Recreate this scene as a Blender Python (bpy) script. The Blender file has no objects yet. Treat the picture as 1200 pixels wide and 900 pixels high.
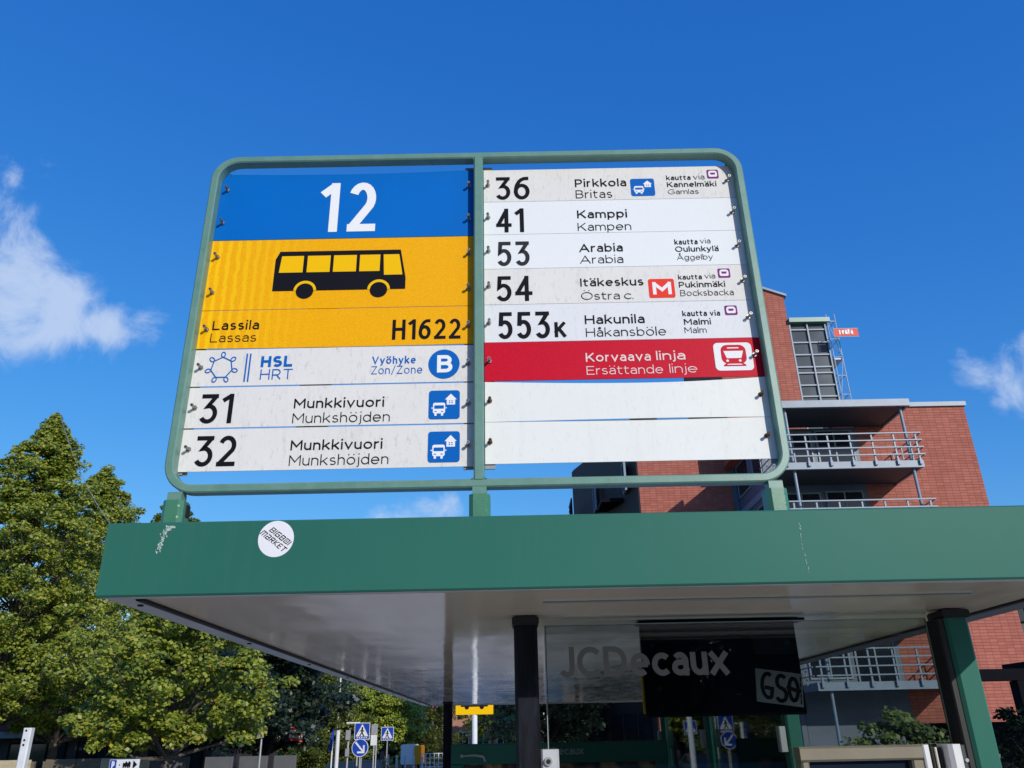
import bpy, math, random
import numpy as np
from mathutils import Vector, Matrix
random.seed(7)
S = bpy.context.scene
COL = S.collection

# ------------------------------------------------------------ camera
F = 941.4                                   # focal length in pixels of the 1200 px wide photograph
ZC = 2.1
zc_ = np.array([-44., -2140., F]); zc_ /= np.linalg.norm(zc_)
yc_ = np.array([6., 414., F]); yc_ -= yc_.dot(zc_)*zc_; yc_ /= np.linalg.norm(yc_)
xc_ = np.cross(yc_, zc_)
if xc_[0] < 0: xc_ = -xc_
RW = np.stack([xc_, yc_, zc_])
def ray(u, v): return RW @ np.array([u-600., v-450., F])
def PY(u, v, y):
    d = ray(u, v); return d*(y/d[1]) + np.array([0, 0, ZC])
cam = bpy.data.cameras.new('camera'); camo = bpy.data.objects.new('camera', cam); COL.objects.link(camo)
cam.sensor_width = 36.; cam.lens = F/1200*36.; cam.clip_start = .02; cam.clip_end = 3000.
M3 = Matrix([[RW[i][0], -RW[i][1], -RW[i][2]] for i in range(3)])
camo.matrix_world = Matrix.Translation((0, 0, ZC)) @ M3.to_4x4()
S.camera = camo
S.render.resolution_x, S.render.resolution_y = 1024, 768

# ------------------------------------------------------------ sky, sun, exposure
SUN = Vector((.60, -1., .45)).normalized()
elev = math.asin(SUN.z)
W = bpy.data.worlds.new('World'); S.world = W; W.use_nodes = True
nt = W.node_tree; nt.nodes.clear()
def N(t, **k):
    n = nt.nodes.new(t)
    for a, b in k.items(): setattr(n, a, b)
    return n
def LK(a, b): nt.links.new(a, b)
wo = N('ShaderNodeOutputWorld'); bg = N('ShaderNodeBackground'); bg.inputs[1].default_value = .1
sky = N('ShaderNodeTexSky', sky_type='NISHITA'); sky.sun_disc = False
sky.sun_elevation = elev; sky.sun_rotation = math.atan2(SUN.x, SUN.y)
sky.altitude = 50; sky.air_density = 1.0; sky.dust_density = .3; sky.ozone_density = 3.0
hs = N('ShaderNodeHueSaturation'); hs.inputs['Saturation'].default_value = 1.22; hs.inputs['Value'].default_value = 1.0
LK(sky.outputs[0], hs.inputs['Color'])
def MA(op, a, b):
    m = N('ShaderNodeMath', operation=op)
    for i, q in enumerate((a, b)):
        if hasattr(q, 'links'): LK(q, m.inputs[i])
        else: m.inputs[i].default_value = q
    return m.outputs[0]
sp_ = N('ShaderNodeSeparateColor'); LK(hs.outputs[0], sp_.inputs[0]); cc_ = N('ShaderNodeCombineColor')
gr_ = MA('MULTIPLY', MA('POWER', MA('MULTIPLY', sp_.outputs[1], .088), .80), 11.4)
re_ = MA('MULTIPLY', MA('POWER', MA('MULTIPLY', sp_.outputs[0], .088), 1.15), 15.0)
bl_ = MA('MULTIPLY', MA('POWER', MA('MULTIPLY', sp_.outputs[2], .088), .46), 11.9)
LK(MA('MINIMUM', re_, MA('MULTIPLY', gr_, .85)), cc_.inputs[0]); LK(gr_, cc_.inputs[1]); LK(bl_, cc_.inputs[2])
tc = N('ShaderNodeTexCoord')
nz = N('ShaderNodeTexNoise'); nz.inputs['Scale'].default_value = 13.; nz.inputs['Detail'].default_value = 7.; nz.inputs['Roughness'].default_value = .66
nz.inputs['Distortion'].default_value = .5
LK(tc.outputs['Generated'], nz.inputs['Vector'])
nz2 = N('ShaderNodeTexNoise'); nz2.inputs['Scale'].default_value = 6.; nz2.inputs['Detail'].default_value = 4.
LK(tc.outputs['Generated'], nz2.inputs['Vector'])
sub = N('ShaderNodeVectorMath', operation='SUBTRACT'); LK(nz2.outputs['Color'], sub.inputs[0]); sub.inputs[1].default_value = (.5, .5, .5)
scl = N('ShaderNodeVectorMath', operation='SCALE'); LK(sub.outputs[0], scl.inputs[0]); scl.inputs['Scale'].default_value = .13
add = N('ShaderNodeVectorMath', operation='ADD'); LK(tc.outputs['Generated'], add.inputs[0]); LK(scl.outputs[0], add.inputs[1])
last = None
for (u, v, r, k) in [(-20, 345, 100, 1.), (55, 362, 66, 1.), (112, 382, 40, 1.), (150, 392, 28, .75), (5, 265, 46, .62), (-120, 300, 150, 1.),
                     (1150, 425, 42, .72), (1195, 432, 52, .8), (1165, 465, 26, .6), (1260, 430, 80, .8), (475, 598, 42, 1.1), (505, 606, 34, .9), (450, 605, 30, .9)]:
    d = ray(u, v); d /= np.linalg.norm(d); rad = math.atan(r/F)*(np.hypot(1, 0))*(1/np.hypot(1, np.hypot(u-600, v-450)/F))
    vd = N('ShaderNodeVectorMath', operation='DISTANCE'); LK(add.outputs[0], vd.inputs[0]); vd.inputs[1].default_value = tuple(d)
    mr = N('ShaderNodeMapRange', interpolation_type='SMOOTHSTEP'); LK(vd.outputs['Value'], mr.inputs[0])
    mr.inputs[1].default_value = rad*1.35; mr.inputs[2].default_value = rad*.2; mr.inputs[3].default_value = 0.; mr.inputs[4].default_value = k
    if last is None: last = mr.outputs[0]
    else:
        mx = N('ShaderNodeMath', operation='MAXIMUM'); LK(last, mx.inputs[0]); LK(mr.outputs[0], mx.inputs[1]); last = mx.outputs[0]
nm = N('ShaderNodeMath', operation='SUBTRACT'); LK(nz.outputs[0], nm.inputs[0]); nm.inputs[1].default_value = .5
nm2 = N('ShaderNodeMath', operation='MULTIPLY_ADD'); LK(nm.outputs[0], nm2.inputs[0]); nm2.inputs[1].default_value = 2.3; LK(last, nm2.inputs[2])
den = N('ShaderNodeMapRange', interpolation_type='SMOOTHSTEP'); LK(nm2.outputs[0], den.inputs[0])
den.inputs[1].default_value = .22; den.inputs[2].default_value = 1.15; den.inputs[4].default_value = .82
gate = N('ShaderNodeMath', operation='GREATER_THAN'); LK(last, gate.inputs[0]); gate.inputs[1].default_value = .0005
dm = N('ShaderNodeMath', operation='MULTIPLY'); LK(den.outputs[0], dm.inputs[0]); LK(gate.outputs[0], dm.inputs[1])
mixc = N('ShaderNodeMix', data_type='RGBA'); LK(dm.outputs[0], mixc.inputs[0]); LK(cc_.outputs[0], mixc.inputs[6]); mixc.inputs[7].default_value = (5.6, 6.8, 9.0, 1)
LK(mixc.outputs[2], bg.inputs[0]); LK(bg.outputs[0], wo.inputs[0])
sl = bpy.data.lights.new('sun', 'SUN'); sl.energy = 3.3; sl.angle = math.radians(.53); sl.color = (1., .95, .87)
so = bpy.data.objects.new('sun', sl); COL.objects.link(so); so.rotation_euler = SUN.to_track_quat('Z', 'Y').to_euler()
S.view_settings.view_transform = 'Standard'; S.view_settings.look = 'None'; S.view_settings.exposure = 0.; S.view_settings.gamma = 1.
S.cycles.max_bounces = 8; S.cycles.transparent_max_bounces = 16

# ------------------------------------------------------------ materials
class MT:
    def __init__(s, name, base=(.5, .5, .5), rough=.5, spec=.5, metal=0., **k):
        s.m = bpy.data.materials.new(name); s.m.use_nodes = True; s.t = s.m.node_tree
        s.b = s.t.nodes['Principled BSDF']; s.o = s.t.nodes['Material Output']
        s.b.inputs['Base Color'].default_value = (*base, 1); s.b.inputs['Roughness'].default_value = rough
        s.b.inputs['Specular IOR Level'].default_value = spec; s.b.inputs['Metallic'].default_value = metal
        for a, v in k.items(): s.b.inputs[a.replace('_', ' ')].default_value = v
    def n(s, t, ins=None, **k):
        n = s.t.nodes.new(t)
        for a, b in k.items(): setattr(n, a, b)
        for a, b in (ins or {}).items():
            if hasattr(b, 'links'): s.t.links.new(b, n.inputs[a])
            else: n.inputs[a].default_value = b
        return n
    def l(s, a, b): s.t.links.new(a, s.b.inputs[b] if isinstance(b, str) else b)
    def obj(s, scale=(1, 1, 1)):
        c = s.n('ShaderNodeTexCoord'); mp = s.n('ShaderNodeMapping', {'Vector': c.outputs['Object'], 'Scale': scale}); return mp.outputs[0]
    def noise(s, scale, detail=4., rough=.55, vec=None, sc=(1, 1, 1)):
        return s.n('ShaderNodeTexNoise', {'Vector': vec or s.obj(sc), 'Scale': scale, 'Detail': detail, 'Roughness': rough}).outputs[0]
    def ramp(s, fac, stops):
        r = s.n('ShaderNodeValToRGB', {'Fac': fac}); e = r.color_ramp.elements
        while len(e) < len(stops): e.new(.5)
        for q, (p, c) in zip(e, stops): q.position = p; q.color = (*c, 1)
        return r.outputs[0]
    def bump(s, h, st=.2, dist=.01):
        b = s.n('ShaderNodeBump', {'Height': h, 'Strength': st, 'Distance': dist}); s.l(b.outputs[0], 'Normal')
def mixcol(a, b, t): return tuple(a[i]*(1-t)+b[i]*t for i in range(3))
def mottled(name, base, rough=.5, amt=.15, scale=3., bump=0., sc=(1, 1, 1), dark=None, **k):
    t = MT(name, base, rough, **k); n = t.noise(scale, 6., .6, sc=sc)
    t.l(t.ramp(n, [(.3, mixcol(base, dark or (0, 0, 0), amt)), (.7, tuple(min(.9, q*(1+amt*.6)) for q in base))]), 'Base Color')
    if bump: t.bump(n, bump)
    return t.m
MAT = {}
# green paint of the shelter, with dried droppings near the top edge
t = MT('green_paint', (.026, .135, .085), .42, .10)
n1 = t.noise(1.1, 3., .5); n2 = t.noise(60., 3., .7, sc=(1.6, 1, .5)); 
c = t.ramp(n1, [(.25, (.021, .120, .092)), (.75, (.036, .162, .118))])
fine = t.ramp(n2, [(.70, (0, 0, 0)), (.76, (.35, .35, .35))])
n3 = t.noise(9., 5., .65, sc=(5, 1, .35)); c = t.n('ShaderNodeMix', {0: t.ramp(n3, [(.5, (0, 0, 0)), (.8, (.30, .30, .30))]), 6: c, 7: (.05, .15, .115, 1)}, data_type='RGBA').outputs[2]
mx = t.n('ShaderNodeMix', {0: fine, 6: c, 7: (.16, .26, .22, 1)}, data_type='RGBA')
t.l(mx.outputs[2], 'Base Color'); t.l(t.ramp(n1, [(.2, (.36,)*3), (.8, (.5,)*3)]), 'Roughness')
t.bump(t.noise(14., 3.), .03, .004)
MAT['green'] = t.m
t = MT('sleeve_paint', (.04, .16, .09), .4); n1 = t.noise(40., 4., .7)
t.l(t.ramp(n1, [(.3, (.05, .19, .11)), (.66, (.06, .215, .13)), (.74, (.14, .3, .22))]), 'Base Color'); t.bump(n1, .25, .002); MAT['sleeve'] = t.m
t = MT('frame_paint', (.18, .32, .27), .38); n1 = t.noise(25., 6., .7); n2 = t.noise(160., 3., .6)
c = t.ramp(n1, [(.3, (.105, .228, .178)), (.7, (.15, .285, .228))])
ch = t.ramp(n2, [(.70, (0, 0, 0)), (.74, (1, 1, 1))])
mx = t.n('ShaderNodeMix', {0: ch, 6: c, 7: (.10, .06, .035, 1)}, data_type='RGBA'); t.l(mx.outputs[2], 'Base Color'); t.bump(n1, .12, .002)
MAT['frame'] = t.m
def panelmat(name, base, dirt=.5):
    t = MT(name, base, .5, .14); a = t.noise(4., 6., .65); b = t.noise(90., 5., .75, sc=(1.6, 1, .55)); g = t.noise(7., 4., .6, sc=(5, 1, .4))
    c = t.ramp(a, [(.3, mixcol(base, (.45, .44, .42), .22*dirt)), (.7, base)])
    sp = t.ramp(b, [(.55, (0, 0, 0)), (.74, (.62*dirt,)*3)])
    mx = t.n('ShaderNodeMix', {0: sp, 6: c, 7: (.33, .31, .28, 1)}, data_type='RGBA')
    st = t.ramp(g, [(.55, (0, 0, 0)), (.8, (.25*dirt,)*3)])
    mx2 = t.n('ShaderNodeMix', {0: st, 6: mx.outputs[2], 7: (.4, .38, .33, 1)}, data_type='RGBA')
    t.l(mx2.outputs[2], 'Base Color'); t.bump(a, .05, .004); return t.m
MAT['white_old'] = panelmat('white_panel_weathered', (.76, .74, .70), .85)
MAT['white_mid'] = panelmat('white_panel', (.74, .75, .76), .45)
MAT['white_new'] = panelmat('white_panel_clean', (.78, .80, .80), .12)
MAT['white_blank'] = panelmat('white_panel_blank', (.79, .80, .76), .35)
MAT['blue_sheet'] = mottled('blue_sheet', (.001, .135, .50), .5, .05, 6., spec=.1)
def retro(name, c1, c2, sc=1., sheen_bands=None):
    t = MT(name, c1, .5, .12); v = t.obj((1, 1, 1)); ch = t.n('ShaderNodeTexVoronoi', {'Vector': v, 'Scale': 260.}, feature='DISTANCE_TO_EDGE')
    cc = t.ramp(ch.outputs['Distance'], [(.0, c2), (.35, c1)])
    if sheen_bands:
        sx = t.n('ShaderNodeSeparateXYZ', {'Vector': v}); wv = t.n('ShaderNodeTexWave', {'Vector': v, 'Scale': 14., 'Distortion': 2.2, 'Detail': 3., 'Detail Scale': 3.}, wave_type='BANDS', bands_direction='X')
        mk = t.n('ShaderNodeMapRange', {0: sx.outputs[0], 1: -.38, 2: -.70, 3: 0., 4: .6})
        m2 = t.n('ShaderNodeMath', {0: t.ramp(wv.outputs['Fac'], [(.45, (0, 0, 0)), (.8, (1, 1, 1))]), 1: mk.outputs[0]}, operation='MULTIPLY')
        mx = t.n('ShaderNodeMix', {0: m2.outputs[0], 6: cc, 7: (*sheen_bands, 1)}, data_type='RGBA'); cc = mx.outputs[2]  # retroreflective sheen painted as brighter stripes, stronger towards the left
    t.l(cc, 'Base Color'); return t.m
MAT['yellow_sheet'] = retro('yellow_reflective_sheet', (.97, .47, .003), (.80, .37, .002), sheen_bands=(1., .68, .01))
MAT['red_sheet'] = retro('red_reflective_sheet', (.66, .003, .028), (.50, .002, .02))
MAT['ink'] = MT('black_print', (.008, .008, .012), .6, .08).m
MAT['ink_grey'] = MT('faded_black_print', (.03, .03, .035), .6, .08).m
MAT['blue_ink'] = MT('blue_print', (.002, .12, .46), .6, .08).m
MAT['white_ink'] = MT('white_print', (.82, .82, .82), .6, .08).m
MAT['pink_ink'] = MT('pale_reflective_print', (.80, .62, .60), .6, .08).m
MAT['red_ink'] = MT('red_print', (.80, .05, .03), .6, .08).m
MAT['purple_ink'] = MT('purple_print', (.22, .03, .20), .6, .08).m
MAT['yellow_ink'] = MT('yellow_print', (.88, .50, .003), .6, .08).m
MAT['steel'] = mottled('zinc_bolt', (.34, .33, .31), .45, .3, 200., metal=.9)
MAT['rust'] = mottled('rusty_bolt', (.12, .055, .03), .7, .5, 200., metal=.2)
MAT['black_hole'] = MT('bolt_socket', (.01, .01, .01), .7).m
MAT['strip'] = mottled('mounting_metal', (.30, .32, .31), .5, .3, 30.)
t = MT('ceiling_sheet', (.5, .5, .5), .11, .5)
n1 = t.noise(1.7, 3., .5, sc=(1., .7, 1)); n2 = t.noise(5., 4., .6, sc=(2.5, .5, 1))
t.l(t.ramp(n1, [(.3, (.74, .60, .42)), (.7, (.86, .71, .50))]), 'Base Color'); t.l(t.ramp(n2, [(.3, (.05,)*3), (.75, (.17,)*3)]), 'Roughness')
t.bump(n1, .09, .06); MAT['ceiling'] = t.m
MAT['trim'] = mottled('aluminium_trim', (.62, .58, .52), .38, .2, 5., metal=.25)
MAT['trim_dark'] = mottled('dark_trim', (.03, .035, .035), .5, .2, 5.)
MAT['rubber'] = MT('black_rubber', (.006, .006, .006), .6).m
MAT['board'] = mottled('black_board', (.004, .006, .008), .5, .3, 8., spec=.1)
t = MT('black_post_paint', (.008, .009, .012), .45, .15); n1 = t.noise(14., 7., .7, sc=(2.5, 1, .5))
t.l(t.ramp(n1, [(.45, (.004, .005, .007)), (.75, (.018, .023, .036))]), 'Base Color'); MAT['postblack'] = t.m
MAT['darkgreen'] = mottled('dark_green_paint', (.012, .05, .035), .4, .3, 8.)
MAT['poster'] = None
t = MT('poster_print', (.1, .06, .03), .25); v = t.obj((1, 1, .6)); n1 = t.n('ShaderNodeTexWave', {'Vector': v, 'Scale': 3., 'Distortion': 9., 'Detail': 5., 'Detail Scale': 2.5}, wave_type='BANDS', bands_direction='DIAGONAL').outputs['Fac']
t.l(t.ramp(n1, [(0., (.018, .011, .006)), (.5, (.10, .055, .02)), (1., (.33, .2, .075))]), 'Base Color'); MAT['poster'] = t.m
def glass(name, tint=(.86, .90, .89), refl=1.):
    m = bpy.data.materials.new(name); m.use_nodes = True; t = m.node_tree; t.nodes.clear()
    o = t.nodes.new('ShaderNodeOutputMaterial'); mx = t.nodes.new('ShaderNodeMixShader'); tr = t.nodes.new('ShaderNodeBsdfTransparent'); gl = t.nodes.new('ShaderNodeBsdfGlossy')
    fr = t.nodes.new('ShaderNodeFresnel'); fr.inputs[0].default_value = 1.5; tr.inputs[0].default_value = (*tint, 1); gl.inputs['Roughness'].default_value = .015
    mu = t.nodes.new('ShaderNodeMath'); mu.operation = 'MULTIPLY'; mu.inputs[1].default_value = refl; t.links.new(fr.outputs[0], mu.inputs[0])
    t.links.new(mu.outputs[0], mx.inputs[0]); t.links.new(tr.outputs[0], mx.inputs[1]); t.links.new(gl.outputs[0], mx.inputs[2]); t.links.new(mx.outputs[0], o.inputs[0])
    return m
MAT['glass'] = glass('clear_glass', (.68, .72, .71), 1.25)
MAT['glass_edge'] = MT('glass_edge', (.28, .34, .32), .2).m
MAT['frost'] = MT('frosted_print', (.20, .195, .18), .7, .1).m
MAT['beige'] = mottled('champagne_aluminium', (.20, .18, .13), .38, .12, 20., metal=.2)
MAT['whitepl'] = mottled('white_plastic', (.75, .75, .75), .35, .1, 10.)
MAT['map_glass'] = MT('dark_map_glass', (.012, .018, .03), .06, .5).m
MAT['sticker'] = mottled('white_sticker', (.80, .79, .82), .35, .04, 30.)
MAT['dropping'] = mottled('dried_dropping', (.42, .52, .47), .8, .3, 200.)
MAT['paper'] = mottled('grey_paper_label', (.85, .86, .86), .5, .12, 60.)
# facade tiles laid in straight columns
t = MT('brick_tile', (.4, .13, .08), .8, .2); v = t.obj()
sx = t.n('ShaderNodeSeparateXYZ', {'Vector': v}); ad = t.n('ShaderNodeMath', {0: sx.outputs[0], 1: sx.outputs[1]}, operation='ADD')
cb = t.n('ShaderNodeCombineXYZ', {'X': ad.outputs[0], 'Y': sx.outputs[2]})
br = t.n('ShaderNodeTexBrick', {'Vector': cb.outputs[0], 'Color1': (.36, .112, .080, 1), 'Color2': (.44, .150, .108, 1), 'Mortar': (.25, .085, .065, 1), 'Scale': 1., 'Mortar Size': .009, 'Mortar Smooth': .2, 'Bias': 0., 'Brick Width': .30, 'Row Height': .118}, offset=0., squash=1.)
n1 = t.noise(.8, 7., .65, sc=(1, 1, .45)); ov = t.n('ShaderNodeMix', {0: .35, 6: br.outputs['Color'], 7: t.ramp(n1, [(.3, (.36, .35, .35)), (.7, (.60, .60, .60))])}, data_type='RGBA', blend_type='OVERLAY')
t.l(ov.outputs[2], 'Base Color'); t.bump(br.outputs['Fac'], -.8, .02) if False else None
bp = t.n('ShaderNodeBump', {'Height': br.outputs['Fac'], 'Strength': .8, 'Distance': .02}, invert=True); t.l(bp.outputs[0], 'Normal'); MAT['brick'] = t.m
MAT['bluegrey'] = mottled('blue_grey_cladding', (.10, .13, .18), .5, .2, 1.5)
MAT['steelblue'] = mottled('steel_blue_paint', (.19, .25, .32), .45, .15, 3.)
MAT['darkcl'] = mottled('dark_soffit', (.05, .058, .068), .6, .2, 1.5)
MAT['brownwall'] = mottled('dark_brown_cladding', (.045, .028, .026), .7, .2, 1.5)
MAT['window'] = mottled('window_glass', (.018, .024, .032), .05, .5, .8)
MAT['window2'] = mottled('stair_glass', (.075, .09, .10), .10, .5, .5)
MAT['galv'] = mottled('galvanised_tube', (.52, .54, .56), .4, .2, 10., metal=.4)
MAT['redpaint'] = MT('red_banner', (.72, .055, .03), .6).m
MAT['asphalt'] = mottled('asphalt', (.05, .05, .052), .85, .3, 5.)
MAT['paving'] = mottled('paving', (.52, .46, .38), .85, .25, 2.)
MAT['line'] = mottled('road_paint', (.75, .75, .73), .6, .2, 9.)
t = MT('grass', (.05, .09, .02), .9, .1); n1 = t.noise(1.3, 8., .7); t.l(t.ramp(n1, [(.3, (.045, .10, .012)), (.55, (.10, .17, .02)), (.75, (.22, .22, .04))]), 'Base Color'); t.bump(t.noise(30., 4., .7), .6, .05); MAT['grass'] = t.m
t = MT('bark', (.09, .075, .06), .9, .1); n1 = t.noise(6., 6., .7, sc=(4, 4, .6)); t.l(t.ramp(n1, [(.3, (.045, .036, .03)), (.7, (.17, .15, .125))]), 'Base Color'); t.bump(n1, .8, .03); MAT['bark'] = t.m
MAT['bark_dark'] = mottled('dark_bark', (.018, .014, .012), .9, .4, 8.)
def leafmat(name, stops, tr=.28):
    t = MT(name, (.05, .1, .02), .42, .45); g = t.n('ShaderNodeNewGeometry')
    c = t.ramp(g.outputs['Random Per Island'], stops); t.l(c, 'Base Color')
    tl = t.n('ShaderNodeBsdfTranslucent', {'Color': c}); mx = t.n('ShaderNodeMixShader', {0: tr, 1: t.b.outputs[0], 2: tl.outputs[0]})
    t.l(mx.outputs[0], t.o.inputs[0]); return t.m
MAT['leaf'] = leafmat('linden_leaf', [(0., (.045, .085, .008)), (.22, (.15, .21, .018)), (.55, (.29, .35, .04)), (.93, (.46, .48, .08)), (.985, (.60, .50, .04)), (1., (.36, .16, .03))], .42)
MAT['leaf_yel'] = leafmat('bright_leaf', [(0., (.12, .17, .015)), (.5, (.25, .33, .03)), (.9, (.42, .46, .05)), (1., (.55, .45, .04))])
MAT['leaf_dark'] = leafmat('shade_toned_leaf', [(0., (.008, .017, .008)), (.6, (.014, .028, .013)), (1., (.022, .040, .017))], .1)  # shade on the dark trees and bushes is put into this leaf colour
MAT['leaf_mid'] = leafmat('mid_leaf', [(0., (.07, .10, .02)), (.6, (.16, .20, .045)), (1., (.28, .31, .08))])
MAT['wood'] = mottled('plywood', (.50, .42, .26), .7, .25, 3., sc=(1, 1, 5))
MAT['wood_dark'] = mottled('brown_boards', (.17, .135, .085), .7, .3, 3., sc=(1, 1, 5))
MAT['greywall'] = mottled('grey_render', (.10, .10, .10), .8, .2, 2.)
MAT['awning'] = mottled('dark_red_awning', (.10, .010, .015), .8, .2, 3.)
MAT['greyband'] = mottled('grey_band', (.22, .24, .28), .6, .2, 3.)
MAT['signblue'] = MT('sign_blue', (.005, .05, .38), .4).m
MAT['white'] = mottled('white_paint', (.72, .73, .74), .45, .1, 6.)
MAT['greymetal'] = mottled('grey_metal', (.36, .37, .38), .45, .15, 6., metal=.3)
MAT['carblue'] = MT('dark_blue_car_paint', (.012, .022, .045), .25, .5, Coat_Weight=.8).m
MAT['cargreen'] = MT('teal_car_paint', (.02, .05, .06), .25, .5, Coat_Weight=.8).m
MAT['vanwhite'] = MT('white_van_paint', (.75, .75, .75), .3, .5).m
MAT['vanorange'] = MT('orange_van_paint', (.80, .30, .01), .3, .5).m
MAT['tyre'] = MT('tyre', (.012, .012, .012), .8).m
MAT['carglass'] = MT('car_glass', (.02, .03, .04), .04, .5).m
MAT['housebrick'] = mottled('pale_red_brick', (.42, .20, .13), .8, .15, 1.)
MAT['houseplaster'] = mottled('pale_plaster', (.62, .62, .58), .8, .1, 1.)
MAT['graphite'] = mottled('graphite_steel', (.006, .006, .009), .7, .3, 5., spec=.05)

# ------------------------------------------------------------ mesh helpers
LOC = {}
def tag(o, label=None, cat=None, group=None, kind=None):
    for k, v in (('label', label), ('category', cat), ('group', group), ('kind', kind)):
        if v: o[k] = v
    return o
def thing(name, label, cat, loc, group=None):
    o = bpy.data.objects.new(name, None); COL.objects.link(o); o.location = loc; LOC[o.name] = Vector(loc); o.empty_display_size = .2
    return tag(o, label, cat, group)
class MB:
    def __init__(s): s.v = []; s.f = []; s.m = []; s.k = 0
    def add(s, vs, fs, k=None):
        b = len(s.v); s.v += [tuple(map(float, p)) for p in vs]
        for f in fs: s.f.append([b+i for i in f]); s.m.append(s.k if k is None else k)
        return s
    def box(s, x0, x1, y0, y1, z0, z1, k=None, M=None):
        vs = [(x, y, z) for x in (x0, x1) for y in (y0, y1) for z in (z0, z1)]
        if M: vs = [M @ Vector(p) for p in vs]
        return s.add(vs, [(0, 1, 3, 2), (4, 6, 7, 5), (0, 4, 5, 1), (2, 3, 7, 6), (0, 2, 6, 4), (1, 5, 7, 3)], k)
    def bbox(s, x0, x1, y0, y1, z0, z1, b=.004, k=None):        # box with chamfered edges along its longest axis
        d = (x1-x0, y1-y0, z1-z0); ax = d.index(max(d)); o = [i for i in range(3) if i != ax]
        lo = (x0, y0, z0); hi = (x1, y1, z1); a, c = o
        pts = [(lo[a]+b, lo[c]), (hi[a]-b, lo[c]), (hi[a], lo[c]+b), (hi[a], hi[c]-b), (hi[a]-b, hi[c]), (lo[a]+b, hi[c]), (lo[a], hi[c]-b), (lo[a], lo[c]+b)]
        vs = []
        for e in (lo[ax], hi[ax]):
            for p in pts:
                q = [0, 0, 0]; q[ax] = e; q[a] = p[0]; q[c] = p[1]; vs.append(q)
        fs = [(i, (i+1) % 8, 8+(i+1) % 8, 8+i) for i in range(8)] + [tuple(range(7, -1, -1)), tuple(range(8, 16))]
        return s.add(vs, fs, k)
    def tube(s, p, q, r, r2=None, n=8, k=None, cap=True):
        p = Vector(p); q = Vector(q); d = (q-p).normalized(); a = d.orthogonal().normalized(); b = d.cross(a); r2 = r if r2 is None else r2
        vs = []
        for c, rr in ((p, r), (q, r2)):
            for i in range(n):
                t = 2*math.pi*i/n; vs.append(c+a*math.cos(t)*rr+b*math.sin(t)*rr)
        fs = [(i, (i+1) % n, n+(i+1) % n, n+i) for i in range(n)]
        if cap: fs += [tuple(range(n-1, -1, -1)), tuple(range(n, 2*n))]
        return s.add(vs, fs, k)
    def path(s, pts, rs, n=7, k=None):
        for i in range(len(pts)-1): s.tube(pts[i], pts[i+1], rs[i], rs[i+1], n, k)
        return s
    def prism(s, poly, ax, a0, a1, k=None):                    # poly in the two other axes, extruded on ax
        o = [i for i in range(3) if i != ax]; n = len(poly); vs = []
        for e in (a0, a1):
            for p in poly:
                q = [0, 0, 0]; q[ax] = e; q[o[0]] = p[0]; q[o[1]] = p[1]; vs.append(q)
        return s.add(vs, [(i, (i+1) % n, n+(i+1) % n, n+i) for i in range(n)] + [tuple(range(n-1, -1, -1)), tuple(range(n, 2*n))], k)
    def build(s, name, mats, parent=None, local=False, smooth=False, label=None, kind=None, clean=True):
        me = bpy.data.meshes.new(name)
        off = Vector((0, 0, 0))
        if parent is not None and not local: off = LOC.get(parent.name, Vector((0, 0, 0)))
        me.from_pydata([(p[0]-off.x, p[1]-off.y, p[2]-off.z) for p in s.v], [], s.f)
        if not isinstance(mats, (list, tuple)): mats = [mats]
        for m in mats: me.materials.append(MAT[m] if isinstance(m, str) else m)
        me.polygons.foreach_set('material_index', s.m)
        if smooth: me.polygons.foreach_set('use_smooth', [True]*len(s.f))
        me.update()
        if clean:
            import bmesh
            b = bmesh.new(); b.from_mesh(me); bmesh.ops.recalc_face_normals(b, faces=b.faces); b.to_mesh(me); b.free()
        o = bpy.data.objects.new(name, me); COL.objects.link(o)
        if parent is not None: o.parent = parent; LOC[o.name] = off
        if label: o['label'] = label
        if kind: o['kind'] = kind
        return o
def origin(o):                     # put a single-mesh thing's origin at its base
    me = o.data; n = len(me.vertices); a = np.empty(n*3); me.vertices.foreach_get('co', a); a = a.reshape(-1, 3)
    c = np.array([(a[:, 0].min()+a[:, 0].max())/2, (a[:, 1].min()+a[:, 1].max())/2, a[:, 2].min()]); a -= c
    me.vertices.foreach_set('co', a.ravel()); me.update(); o.location = c
    return o

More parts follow.
